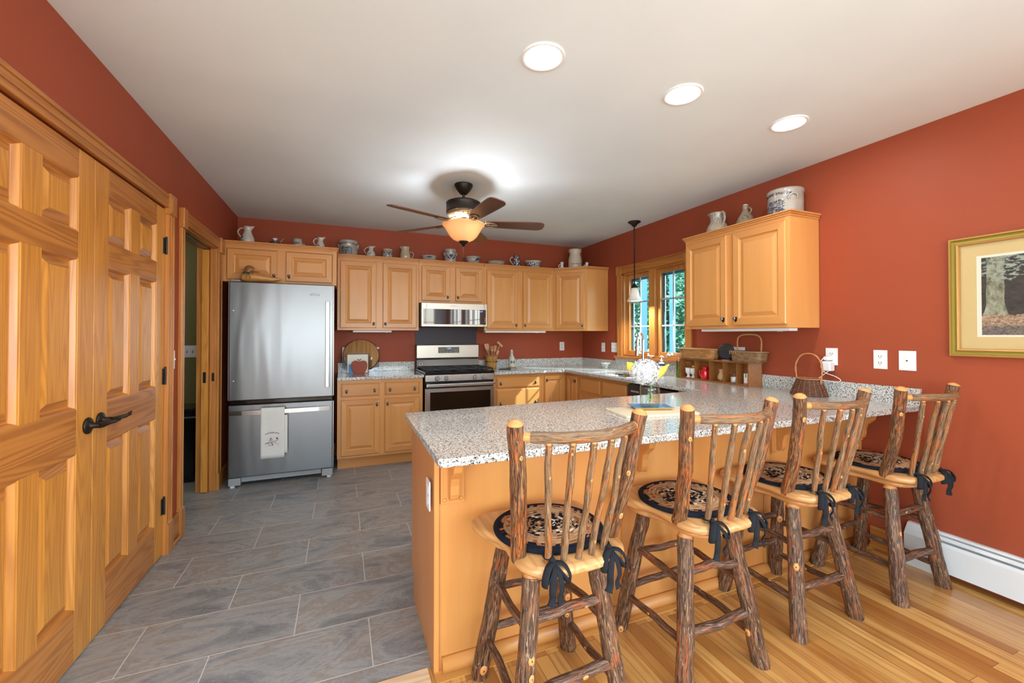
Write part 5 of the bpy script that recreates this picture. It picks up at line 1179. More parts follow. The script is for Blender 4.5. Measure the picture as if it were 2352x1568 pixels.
t = thing('cookbook_rack', (1.165, -.30, CT), 'wooden cookbook rack with a red apple cutout front', 'cookbook rack')
ap = crom([(-.045, .0), (0, .0), (.045, .0), (.072, .045), (.080, .09), (.070, .125), (.045, .138), (.020, .135), (0, .126), (-.020, .135), (-.045, .138), (-.070, .125), (-.080, .09), (-.072, .045)][0:], 4, True) if False else [Vector((p[0], p[1], 0)) for p in crom([(x, y, 0) for x, y in ((-.045, .0), (0, .0), (.045, .0), (.072, .045), (.080, .09), (.070, .125), (.045, .138), (.020, .135), (0, .126), (-.020, .135), (-.045, .138), (-.070, .125), (-.080, .09), (-.072, .045))], 4, True)]
f = MB(); f.prism([(p.x, max(0, p.y)) for p in ap], -.008, .006, 'y'); f.build('apple_front', APPLE, t, bevel=.002)
f = MB()
for s_ in (-1, 1): f.prism([(0, .128), (s_ * .006, .140), (s_ * .018, .150), (s_ * .020, .158), (s_ * .010, .155), (0, .142)][::s_], -.006, .004, 'y')
f.build('leaf', plain('leaf_paint', (.10, .10, .04), .6), t)

# ------------------------------------------------------------------ right of the range
t = thing('utensil_basket', (2.70, -.13, CT), 'orange woven basket full of wooden utensils beside the range', 'basket')
f = MB(); seg = 32; rows = [(.062, 0), (.066, .04), (.070, .08), (.074, .12), (.077, .150), (.077, .155), (.070, .155), (.066, .12), (.058, .006)]
vs = [(r * cos(2 * pi * k / seg), r * sin(2 * pi * k / seg), z) for r, z in rows for k in range(seg)]; gr = [Vector((.07 * 2 * pi * k / seg, z, 0)) for r, z in rows for k in range(seg)]
f.add(vs, [(i * seg + k, i * seg + (k + 1) % seg, (i + 1) * seg + (k + 1) % seg, (i + 1) * seg + k) for i in range(len(rows) - 1) for k in range(seg)] + [tuple(range(seg))[::-1]], 0, True, gr); f.build('body', WEAVE3, t)
f = MB(); 
for z in (.148,): f.tube([(.079 * cos(2 * pi * k / 24), .079 * sin(2 * pi * k / 24), z) for k in range(24)], .006, 8, closed=True)
f.build('rim', SPLINT, t)
f = MB()
for k in range(12): a = 2 * pi * k / 12; f.tube([(.074 * cos(a + d), .074 * sin(a + d), .085 + e) for d, e in ((-.17, .008), (-.06, -.007), (.06, -.007), (.17, .008))], .003, 6)
f.build('dark_lacing', IRON, t)
f = MB(); f.tube(crom([(-.02, -.076, .15), (0, -.082, .16), (.0, -.078, .04)], 4), .006, 6, flat=.5); f.build('strap', SPLINT, t)
def utensil(name, label, base, top, head, m=SPOON, **k):
    t_ = thing(name, (2.70, -.13, CT), label, 'utensil', 'wooden utensils in the woven basket'); b, tp = Vector(base), Vector(top)
    f = MB(); f.tube([b, (b + tp) / 2, tp], [.0035, .004, .0045], 8); f.build('shaft', m, t_)
    d = (tp - b).normalized(); s_ = d.cross(Vector((0, -1, 0))).normalized(); n = s_.cross(d)
    mt = Matrix(((s_.x, d.x, n.x, tp.x), (s_.y, d.y, n.y, tp.y), (s_.z, d.z, n.z, tp.z), (0, 0, 0, 1)))
    f = MB(); head(f, mt); f.build('head', m, t_)
def h_spatula(f, mt): f.prism([(-.008, -.005), (.008, -.005), (.026, .025), (.030, .075), (-.026, .082), (-.026, .025)], -.003, .003, 'z', 0, mt); f.lathe([(0, 0), (.006, 0), (.006, .0008), (0, .0008)], (0, .05, .003), 12, 0, mt)
def h_fork(f, mt):
    f.prism([(-.006, -.01), (.006, -.01), (.018, .015), (-.018, .015)], -.003, .003, 'z', 0, mt)
    for x in (-.0155, -.0052, .0052, .0155): f.box(x - .0025, x + .0025, .013, .06, -.002, .002, 0, mt)
def h_paddle(f, mt): f.prism([(-.010, -.004), (.010, -.004), (.014, .03), (.012, .05), (-.012, .05), (-.014, .03)], -.003, .003, 'z', 0, mt)
def h_rake(f, mt):
    f.box(-.01, .01, -.02, .055, -.002, .002, 0, mt)
    for k in range(6): f.box(.008, .022, -.015 + k * .012, -.009 + k * .012, -.002, .002, 0, mt)
def h_hoe(f, mt): f.box(-.052, .036, -.006, .018, -.004, .004, 0, mt @ Matrix.Rotation(R(-15), 4, 'Z'))
utensil('spatula', 'wooden spatula with a round hole, leftmost in the basket', (-.005, -.03, .03), (-.05, -.01, .225), h_spatula)
utensil('fork', 'wooden fork in the middle of the utensil basket', (.0, -.02, .03), (.0, -.03, .215), h_fork)
utensil('fork', 'wooden fork leaning behind the middle of the utensil basket', (.01, .02, .03), (-.02, .02, .22), h_fork, UTEN2)
utensil('pasta_rake', 'toothed wooden pasta rake toward the right of the basket', (.01, .01, .03), (.045, .0, .225), h_rake)
utensil('crepe_spreader', 'wooden T shaped spreader leaning far to the right', (-.02, .0, .03), (.115, -.005, .285), h_hoe)
utensil('spoon', 'darker wooden spoon at the back of the utensil basket', (-.02, .03, .03), (-.045, .035, .20), h_paddle, UTEN2)
utensil('paddle', 'short wooden paddle at the right rim of the utensil basket', (.02, -.03, .03), (.07, -.02, .17), h_paddle)
t = thing('stoneware_bottle', (2.925, -.245, CT), 'white swing top stoneware bottle standing on the back countertop', 'bottle')
f = MB(); f.lathe([(0, 0), (.036, 0), (.040, .006), (.040, .11), (.037, .13), (.024, .155), (.015, .172), (.013, .20), (.016, .205), (.016, .212), (0, .213)], (0, 0, 0), 28); f.build('body', POTW, t)
f = MB(); f.lathe([(.0402, .012), (.0405, .013), (.0405, .055), (.0402, .056)], (0, 0, 0), 28); f.build('glaze_band', plain('straw_glaze', (.62, .55, .36), .2), t)
f = MB(); f.lathe([(0, .213), (.011, .213), (.012, .222), (.007, .229), (0, .230)], (0, 0, 0), 16); f.build('stopper', WHITEC, t)
f = MB()
for s_ in (-1, 1): f.tube(crom([(s_ * .015, 0, .170), (s_ * .026, 0, .185), (s_ * .024, 0, .205), (s_ * .010, 0, .222)], 4), .0014, 6)
f.build('wire_bail', PEWTER, t)
f = MB()
for s_ in (-1, 1): f.ball((s_ * .014, -.038, .082), .010, 8, sc=(.8, .25, 1.3)); f.ball((s_ * .018, -.038, .072), .008, 8, sc=(.9, .25, .8)); f.ball((s_ * .012, -.037, .096), .005, 8, sc=(1, .3, 1))
f.build('bird_painting', plain('bird_ink', (.10, .08, .06), .4), t)
t = thing('spoon_rest', (2.79, -.34, CT), 'flat dark metal spoon rest with a curved handle on the counter', 'spoon rest')
f = MB(); f.prism([(p.x, p.y) for p in crom([(-.07, -.02, 0), (0, -.035, 0), (.07, -.02, 0), (.085, .01, 0), (.03, .035, 0), (-.05, .02, 0)], 4, True)], 0, .007, 'z'); f.build('plate', IRON, t, bevel=.002)
f = MB(); f.tube(crom([(.05, .02, .008), (.10, .035, .02), (.15, .03, .012), (.17, .01, .006)], 5), .006, 8, flat=.5); f.build('handle', IRON, t)
t = thing('serving_bowl', (3.975, -.70, CT), 'small white scalloped bowl in the counter corner beside the window trim', 'bowl')
f = MB(); seg = 32
rows = [(0, 0), (.032, 0), (.035, .006), (.046, .03), (.056, .06), (.062, .072), (.058, .070), (.05, .05), (.03, .012), (0, .010)]
vs = [((r * (1 + .035 * cos(8 * 2 * pi * k / seg) * (z > .05))) * cos(2 * pi * k / seg), (r * (1 + .035 * cos(8 * 2 * pi * k / seg) * (z > .05))) * sin(2 * pi * k / seg), z + .003 * cos(8 * 2 * pi * k / seg) * (z > .065)) for r, z in rows for k in range(seg)]
f.add(vs, [(i * seg + k, i * seg + (k + 1) % seg, (i + 1) * seg + (k + 1) % seg, (i + 1) * seg + k) for i in range(len(rows) - 1) for k in range(seg)], 0, True); f.build('body', m_pot('pale_green_china', (.62, .66, .60), (.25, .32, .26), 50, .55, .01, .055), t)
t = thing('soap_dispenser', (3.985, -1.66, CT), 'white ceramic soap pump with navy stripes behind the sink', 'soap dispenser')
f = MB(); f.lathe([(0, 0), (.036, 0), (.040, .01), (.040, .035), (.040, .05), (.038, .075), (.038, .088), (.036, .10), (.030, .12), (.022, .135), (0, .138)], (0, 0, 0), 28, mats=[0, 0, 0, 1, 0, 1, 0, 1, 0, 0]); f.build('body', [WHITEC, NAVY], t)
f = MB(); f.lathe([(0, .138), (.013, .138), (.013, .158), (.005, .16), (.005, .185), (0, .185)], (0, 0, 0), 14); f.tube([(0, .015, .190), (0, 0, .193), (0, -.035, .186)], [.009, .010, .005], 8); f.build('pump', WHITE, t)
t = thing('bird_dish', (W - .012, -1.40, 1.0725), 'small white bird shaped dish on the window sill', 'dish')
f = MB(); f.lathe([(0, 0), (.016, 0), (.020, .004), (.034, .022), (.036, .03), (.031, .027), (.015, .008), (0, .006)], (0, 0, 0), 24); f.build('bowl', WHITEC, t)
f = MB(); f.ball((-.005, .034, .042), .011, 12); f.tube([(-.005, .030, .024), (-.005, .034, .04)], [.012, .009], 10); f.tube([(-.005, .043, .043), (-.005, .053, .041)], [.004, .001], 8); f.build('head', WHITEC, t)
t = thing('oil_bottle', (3.985, -1.888, CT), 'slim clear glass bottle of green oil left of the cubby shelf', 'bottle')
f = MB(); f.lathe([(0, 0), (.020, 0), (.022, .006), (.022, .19), (.018, .215), (.009, .25), (.009, .30), (.012, .304), (.012, .314), (0, .315)], (0, 0, 0), 20); f.build('glass', CLEAR, t)
f = MB(); f.lathe([(0, .004), (.0195, .004), (.0195, .165), (0, .165)], (0, 0, 0), 20); f.build('oil', OIL, t)
f = MB(); f.lathe([(0, .316), (.008, .316), (.013, .326), (.013, .338), (.006, .346), (0, .347)], (0, 0, 0), 12); f.build('stopper', CLEAR, t)

# ------------------------------------------------------------------ cubby shelf and what it holds
SX, SY = 3.972, -2.28
t = thing('cubby_shelf', (SX, SY, CT), 'low brown wooden shelf of five cubbies on the counter by the window', 'shelf')
yd = [-1.918, -2.10, -2.262, -2.405, -2.535, -2.648]
f = MB(); 
for z0, z1 in ((.0, .014), (.181, .195)): f.prism([(0, yd[0] - SY), (0, yd[5] - SY), (.088, yd[5] - .055 - SY), (.088, yd[0] - SY)], z0, z1, 'z')
f.build('boards', CUBBY, t, bevel=.001)
bk = MB(); bk.box(.080, .087, yd[5] - .05 - SY, yd[0] - SY, .0142, .1808); bk.build('back', CUBBY, t)
for y in yd[:5]: f = MB(); f.box(.0, .080, y - SY - .007 if y != yd[0] else y - SY - .008, y - SY + .0, .0142, .1808); f.build('divider', CUBBY, t)
f = MB(); f.prism([(0, yd[5] - SY + .010), (0, yd[5] - SY), (.080, yd[5] - .05 - SY), (.080, yd[5] - .042 - SY)], .0142, .1808, 'z'); f.build('end_panel', CUBBY, t)
G2 = 'things kept in the cubby shelf'
CZ = CT + .0145
def cup(label, y):
    t = thing('egg_cup', (SX + .032, y, CZ), label, 'cup', G2); f = MB(); f.lathe([(0, 0), (.020, 0), (.021, .006), (.010, .018), (.010, .026), (.024, .04), (.028, .06), (.025, .076), (.029, .088), (.026, .088), (.02, .07), (0, .05)], (0, 0, 0), 22); f.build('body', WHITEC, t)
cup('white footed cup in the first cubby, left one of two', -1.995); cup('white footed cup in the first cubby, right one beside the divider', -2.055)
t = thing('spice_jar', (SX + .064, -2.028, CZ), 'dark little jar with a yellow cap behind the white footed cups', 'jar', G2)
f = MB(); f.lathe([(0, 0), (.014, 0), (.014, .085), (.011, .092), (0, .092)], (0, 0, 0), 16); f.build('body', BLACK, t); f = MB(); f.lathe([(0, .092), (.015, .092), (.015, .112), (0, .112)], (0, 0, 0), 16); f.build('cap', YEL, t)
t = thing('red_canister', (SX + .038, -2.185, CZ), 'glossy red lidded canister in the second cubby', 'canister', G2)
f = MB(); f.lathe([(0, 0), (.036, 0), (.038, .004), (.038, .07), (.034, .082), (.024, .086), (.024, .092)], (0, 0, 0), 26); f.build('body', REDC, t); f = MB(); f.lathe([(0, .092), (.028, .092), (.029, .104), (.022, .112), (0, .113)], (0, 0, 0), 22); f.build('lid', REDC, t)
f = MB(); handle(f, pi / 2 + .7, .036, .07, .036, .02, .012, .004); f.build('handle', REDC, t)
t = thing('tan_jar', (SX + .040, -2.362, CZ), 'small bulbous tan jar in the third cubby', 'jar', G2)
f = MB(); f.lathe([(0, 0), (.018, 0), (.033, .02), (.035, .04), (.026, .065), (.020, .078), (.024, .09), (.024, .10), (0, .104)], (0, 0, 0), 22); f.build('body', plain('tan_clay', (.50, .30, .15), .4), t)
t = thing('glass_jar', (SX + .036, -2.488, CZ), 'clear glass jar of white salt in the fourth cubby', 'jar', G2)
f = MB(); f.lathe([(0, 0), (.029, 0), (.030, .004), (.030, .075), (.026, .082), (0, .084)], (0, 0, 0), 22); f.build('glass', CLEAR, t); f = MB(); f.lathe([(0, .003), (.027, .003), (.027, .048), (0, .05)], (0, 0, 0), 20); f.build('salt', WHITEC, t)
f = MB(); f.tube(crom([(-.01, -.02, .087), (-.01, .02, .090), (-.01, .055, .078)], 4), .003, 6); f.build('spoon', PEWTER, t)
t = thing('cream_box', (SX + .03, -2.608, CZ), 'small upright cream box in the last cubby', 'box', G2)
f = MB(); f.box(-.012, .012, -.018, .018, 0, .085); f.build('box', PAPER, t, bevel=.001); f = MB(); f.box(-.0128, -.0121, -.004, .003, .055, .083); f.build('print', IRON, t); f = MB(); f.box(-.0128, -.0121, -.016, .016, .003, .009); f.build('red_print', REDC, t)

def oval_basket(t, cx_, y0, y1, depth, h, flare, m, rimm, nround=5.):
    """rounded rectangle basket wall, woven, open top, with bottom"""
    f = MB(); N = 48; L = (y1 - y0) / 2; D = depth / 2; p = 4.
    rows = [(0, 1 - flare), (h * .33, 1 - flare * .66), (h * .66, 1 - flare * .3), (h, 1)]
    def ring(z, s_, inset=0.):
        r_ = []
        for k in range(N):
            a = 2 * pi * k / N; c, s2 = cos(a), sin(a); q_ = (abs(c) ** p + abs(s2) ** p) ** (-1 / p); r_.append(((D * s_ - inset) * c * q_, (L * s_ - inset) * s2 * q_, z))
        return r_
    rs = [ring(z, s_) for z, s_ in rows] + [ring(z, s_, .005) for z, s_ in rows[::-1]]
    rs[-1] = [(x, y, .004) for x, y, z in rs[-1]]
    per = [0]
    r0 = rs[3]
    for k in range(1, N): per.append(per[-1] + (Vector(r0[k]) - Vector(r0[k - 1])).length)
    vs = [v for r_ in rs for v in r_]; gr = [Vector((per[k], r_[k][2], 0)) for r_ in rs for k in range(N)]
    fs = [(i * N + k, i * N + (k + 1) % N, (i + 1) * N + (k + 1) % N, (i + 1) * N + k) for i in range(len(rs) - 1) for k in range(N)] + [tuple(range(N))[::-1], tuple(range(7 * N, 8 * N))]
    f.add(vs, fs, 0, True, gr); f.build('woven_body', m, t)
    f = MB(); rr = ring(h - .005, 1.0, -.002); f.tube(rr, .007, 8, closed=True, flat=1.); f.build('rim', rimm, t); return rr
TZ = CT + .1955
t = thing('tray_basket', (SX + .028, -2.125, TZ), 'honey coloured rectangular splint basket on the cubby shelf', 'basket')
oval_basket(t, 0, -.205, .205, .125, .092, .10, WEAVE1, WEAVE1)
t = thing('black_disc', (SX + .035, -2.408, TZ), 'matte black round disc standing between the two shelf top baskets', 'disc')
f = MB(); f.lathe([(0, -.022), (.060, -.020), (.078, -.008), (.082, 0), (.078, .008), (.060, .016), (0, .020)], (0, 0, 0), 40)
for i, v in enumerate(f.v): f.v[i] = Vector((-v.z, v.x, v.y * .84 + .0735))
f.build('body', RUBBER, t); f = MB(); f.lathe([(0, 0), (.035, 0), (.035, .005), (0, .005)], (0, 0, 0), 24); f.build('foot', GREYM, t)
t = thing('handled_basket', (SX + .026, -2.632, TZ), 'dark woven basket with a bent wood handle on the shelf end', 'basket')
oval_basket(t, 0, -.138, .138, .125, .085, .06, WEAVE2, WEAVE2)
f = MB(); f.tube(crom([(0, .098, .03), (0, .104, .10), (0, .105, .17), (0, .085, .205), (0, .04, .218), (0, -.04, .218), (0, -.085, .205), (0, -.105, .17), (0, -.104, .10), (0, -.098, .03)], 4), .0075, 8, flat=.5); f.build('handle', SPLINT, t)
f = MB()
for k in range(4): f.tube([(-.066, .125 - k * .018, .087), (-.070, .118 - k * .018, .06)], .003, 6)
f.build('rim_lacing', SPLINT, t)

# twig basket with the phone charger behind
t = thing('twig_basket', (3.945, -3.125, CT), 'flared willow twig basket with a tall hoop handle on the counter', 'basket')
f = MB(); N = 36
def tw(z): s_ = max(0., 1 - z / .105); return .066 + .046 * s_ ** .8, .054 + .036 * s_ ** .8
for i in range(16):
    z = .005 + i * .0068; ry, rx = tw(z)
    f.tube([((rx + .0025 * (1 if (k + i) % 2 else -1)) * cos(2 * pi * k / N), (ry + .0025 * (1 if (k + i) % 2 else -1)) * sin(2 * pi * k / N), z + .0018 * sin(k * 1.7 + i)) for k in range(N)], .0046, 6, closed=True)
f.lathe([(0, .002), (.085, .002), (.085, .006), (0, .006)], (0, 0, 0), 20)
f.build('weavers', TWIGD, t)
f = MB()
for k in range(18):
    a = 2 * pi * (k + .5) / 18; f.tube([(tw(z)[1] * 1.03 * cos(a), tw(z)[0] * 1.03 * sin(a), z) for z in (.002, .035, .07, .112)], .0021, 6)
f.build('stakes', TWIGL, t)
f = MB(); f.tube([(.06 * cos(2 * pi * k / 24), .075 * sin(2 * pi * k / 24), .112) for k in range(24)], .0045, 6, closed=True); f.build('rim', TWIGL, t)
f = MB()
for s_ in (-1, 1): f.tube(crom([(0, -.078, .02), (.004 * s_, -.080, .10), (-.004 * s_, -.088, .17), (.004 * s_, -.082, .22), (-.004 * s_, -.05, .268), (.004 * s_, 0, .284), (-.004 * s_, .05, .268), (.004 * s_, .082, .22), (-.004 * s_, .088, .17), (.004 * s_, .080, .10), (0, .078, .02)], 5), .0042, 6)
f.build('hoop_handle', plain('willow_handle', (.52, .22, .075), .5), t)
t = thing('phone_charger', (W - .008, -3.185, 1.14), 'white phone charger block plugged in above the twig basket', 'charger')
f = MB(); f.box(-.052, 0, -.028, .028, -.062, .004); f.build('adapter', WHITE, t, bevel=.007, seg=3)
f = MB(); f.box(-.045, 0, -.016, .020, .010, .036); f.build('upper_plug', WHITE, t, bevel=.006, seg=3)
f = MB(); f.tube(crom([(-.045, .018, .024), (-.056, .026, .0), (-.058, .022, -.045), (-.05, .0, -.075), (-.035, -.05, -.095), (-.022, -.075, -.118), (-.026, -.055, -.132), (-.035, .0, -.128), (-.06, .04, -.125)], 6), .0024, 8)
f.tube(crom([(-.03, -.005, -.062), (-.040, .004, -.075), (-.046, .03, -.10), (-.06, .05, -.122), (-.075, .06, -.128)], 6), .0024, 8); f.build('cable', CABLE, t)

# ------------------------------------------------------------------ peninsula: cutting board, tray, jar with hydrangea
o = thing('cutting_board', (2.512, -3.232, CT), 'pale wooden cutting board lying on the granite breakfast bar', 'cutting board', rz=R(-8.5))
f = MB(); w_, h_ = .42, .245; pp = []
for cx_, cy_, a0 in ((w_ / 2 - .02, h_ / 2 - .02, 0), (-w_ / 2 + .02, h_ / 2 - .02, 90), (-w_ / 2 + .02, -h_ / 2 + .02, 180), (w_ / 2 - .02, -h_ / 2 + .02, 270)):
    for k in range(5): a = R(a0 + k * 22.5); pp.append((cx_ + .02 * cos(a), cy_ + .02 * sin(a)))
f.prism(pp, 0, .012, 'z'); f.build('board', CBOARD, o, bevel=.002); f = MB(); f.box(-.195, -.165, .095, .10, .0118, .0124); f.build('slot', SLOT, o)
t = thing('serving_tray', (2.545, -3.185, CT + .0125), 'small light blue tray with a yellow underside beneath the flower jar', 'tray', rz=R(-20))
f = MB(); rings(f, Matrix.Translation((-.106, -.072, 0)), .212, .144, [(.020, .0), (.002, .011), (0, .013), (.003, .0135), (.022, .004), (.025, .004)], [(0, 0), (0, 0), (1, 1), (1, 1), (1, 1)], 1, back=False)
f.add([(-.086, -.052, 0), (.086, -.052, 0), (.086, .052, 0), (-.086, .052, 0)], [(3, 2, 1, 0)], 0); f.build('tray', [TRAYY, TRAYB], t)
JX, JY, JZ = 2.548, -3.178, CT + .0125 + .0042
t = thing('glass_jar', (JX, JY, JZ), 'clear mason jar half full of water on the light blue tray', 'jar')
pj = [(.0, .002), (.046, .0), (.052, .006), (.053, .02), (.053, .10), (.050, .118), (.040, .132), (.036, .138), (.036, .158), (.038, .160)]
f = MB(); f.lathe(pj + [(.034, .160), (.033, .138), (.037, .13), (.047, .116), (.050, .10), (.050, .02), (.046, .006), (0, .006)], (0, 0, 0), 36); f.build('glass', CLEAR, t)
f = MB(); f.lathe([(0, .008), (.045, .008), (.0492, .02), (.0492, .10), (0, .10)], (0, 0, 0), 32); f.build('water', WATER, t)
f = MB()
for z in (.146, .152): f.tube([(.0365 * cos(2 * pi * k / 24), .0365 * sin(2 * pi * k / 24), z) for k in range(24)], .0012, 6, closed=True)
f.build('screw_thread', CLEAR, t)
t = thing('hydrangea', (JX, JY, JZ), 'white hydrangea bloom leaning left over the rim of the jar', 'flower')
random.seed(11); f = MB(); C0 = Vector((-.026, .004, .192)); RR = Vector((.080, .07, .066))
def floret(f, p, n, s_):
    u = n.orthogonal().normalized(); a0 = random.uniform(0, pi); v = n.cross(u)
    for k in range(4):
        a = a0 + k * pi / 2; d = u * cos(a) + v * sin(a); e = n.cross(d)
        b = p + n * .001; f.add([b, b + d * s_ * .55 + e * s_ * .42 + n * s_ * .12, b + d * s_ * 1.05 + n * s_ * random.uniform(.1, .4), b + d * s_ * .55 - e * s_ * .42 + n * s_ * .12], [(0, 1, 2, 3)], 0, True)
    f.ball(p + n * .0015, .0014, 6, 1)
K = 480
for k in range(K):
    z = 1 - 2 * (k + .5) / K; r_ = sqrt(1 - z * z); a = k * 2.39996; n = Vector((r_ * cos(a), r_ * sin(a), z)); 
    p = C0 + Vector((n.x * RR.x, n.y * RR.y, n.z * RR.z)) * random.uniform(.92, 1.05); n = (n + Vector((random.gauss(0, .25), random.gauss(0, .25), random.gauss(0, .25)))).normalized(); floret(f, p, n, random.uniform(.0085, .012))
f.build('bloom', [PETAL, plain('petal_eye', (.65, .62, .66), .6)], t)
f = MB(); f.ball(C0, .052, 16, sc=(1.1, .95, .85)); f.build('inner_florets', plain('shaded_petal', (.62, .62, .64), .8), t)
f = MB(); f.tube(crom([(-.01, -.005, .16), (.008, 0, .12), (.012, .004, .06), (.0, .0, .030)], 5), .0035, 8); f.build('stem', GREEN, t)
f = MB(); f.tube([(.0, -.02, .05), (-.02, -.018, .045), (-.03, -.01, .05)], [.012, .014, .003], 8, flat=.3); f.build('leaf', plain('fresh_leaf', (.35, .50, .08), .4), t)
def yellow(label, p0, p1, w_, seed):
    t = thing('yellow_flower', (JX, JY, JZ), label, 'flower', 'yellow pointed flowers in the jar'); random.seed(seed)
    p0, p1 = Vector(p0), Vector(p1); d = (p1 - p0).normalized(); s_ = d.cross(Vector((-.37, -.93, 0))).normalized(); n = d.cross(s_); f = MB()
    N = 8; vs = []
    for i in range(N):
        u = i / (N - 1); c = p0.lerp(p1, u) + n * .004 * sin(u * pi); ww = w_ * (sin(pi * min(1, u * .78 + .18)) ** .8) * (1 if u < .85 else .75); 
        for j in range(5): v = (j - 2) / 2; vs.append(c + s_ * ww * v + n * (.010 * v * v))
    f.add(vs, [(i * 5 + j, i * 5 + j + 1, (i + 1) * 5 + j + 1, (i + 1) * 5 + j) for i in range(N - 1) for j in range(4)], 0, True)
    o = f.build('petal', YEL, t); m_ = o.modifiers.new('s', 'SOLIDIFY'); m_.thickness = .002
    f = MB(); f.tube(crom([p0 + d * .004, Vector((.012, .0, .15)), Vector((.014, .006, .10)), Vector((.010, .012, .04))], 4), .003, 8); f.build('stem', GREEN, t)
yellow('yellow pointed flower reaching right from the jar', (-.008, -.045, .152), (.055, -.090, .236), .021, 1)
yellow('yellow pointed flower peeking out left of the hydrangea', (-.075, .02, .190), (-.122, .035, .246), .026, 2)

# ------------------------------------------------------------------ hickory bar stools and their pads
def knots(f, pts, rad, n, rnd, mk):
    """cut branch stubs: pale raised ovals with a dark heart"""
    P_ = [Vector(p) for p in pts]
    for _ in range(n):
        i = rnd.randint(1, len(P_) - 2); t_ = (P_[i + 1] - P_[i]).normalized(); u = t_.orthogonal().normalized(); w_ = t_.cross(u); a = rnd.uniform(0, 2 * pi)
        if rnd.random() < .7: a_dir = Vector((rnd.uniform(-.8, .3), -1, rnd.uniform(-.2, .2))); a_dir -= t_ * a_dir.dot(t_); d = a_dir.normalized()
        else: d = u * cos(a) + w_ * sin(a)
        r = rad[i] if hasattr(rad, '__len__') else rad; c = P_[i] + d * r * .92; s_ = t_.cross(d); k = rnd.uniform(.30, .46) * r
        mt = Matrix(((s_.x, t_.x, d.x, c.x), (s_.y, t_.y, d.y, c.y), (s_.z, t_.z, d.z, c.z), (0, 0, 0, 1)))
        f.ball((0, 0, 0), k, 12, mk, (1, 1.45, .42), mt); f.ball((0, 0, k * .30), k * .32, 8, mk + 1, (1, 1.3, .5), mt)
def stick(name, par, a, b, r0, r1, m, rnd, wob=.006, n=9, bend=(0, 0, 0), kn=1, dome=0, seg=12, rough=.10, mid=None):
    a, b = Vector(a), Vector(b); P_ = []; sd = rnd.uniform(0, 50)
    for i in range(n):
        u = i / (n - 1); p = a.lerp(b, u) + Vector(bend) * sin(pi * u)
        k = sin(pi * u) ** .5 if 0 < i < n - 1 else 0
        p += Vector((noise.noise(Vector((u * 3, sd, 0))), noise.noise(Vector((u * 3, sd, 7))), noise.noise(Vector((u * 3, sd, 13))))) * wob * k; P_.append(p)
    P2 = crom(P_, 4); rad = [r0 + (r1 - r0) * i / (len(P2) - 1) for i in range(len(P2))]
    f = MB(); f.tube(P2, rad, seg, 0, True, 1, rough, sd, dome=dome); knots(f, P2, rad, kn, rnd, 1)
    return f.build(name, [m, KNOT, KNOTC], par)
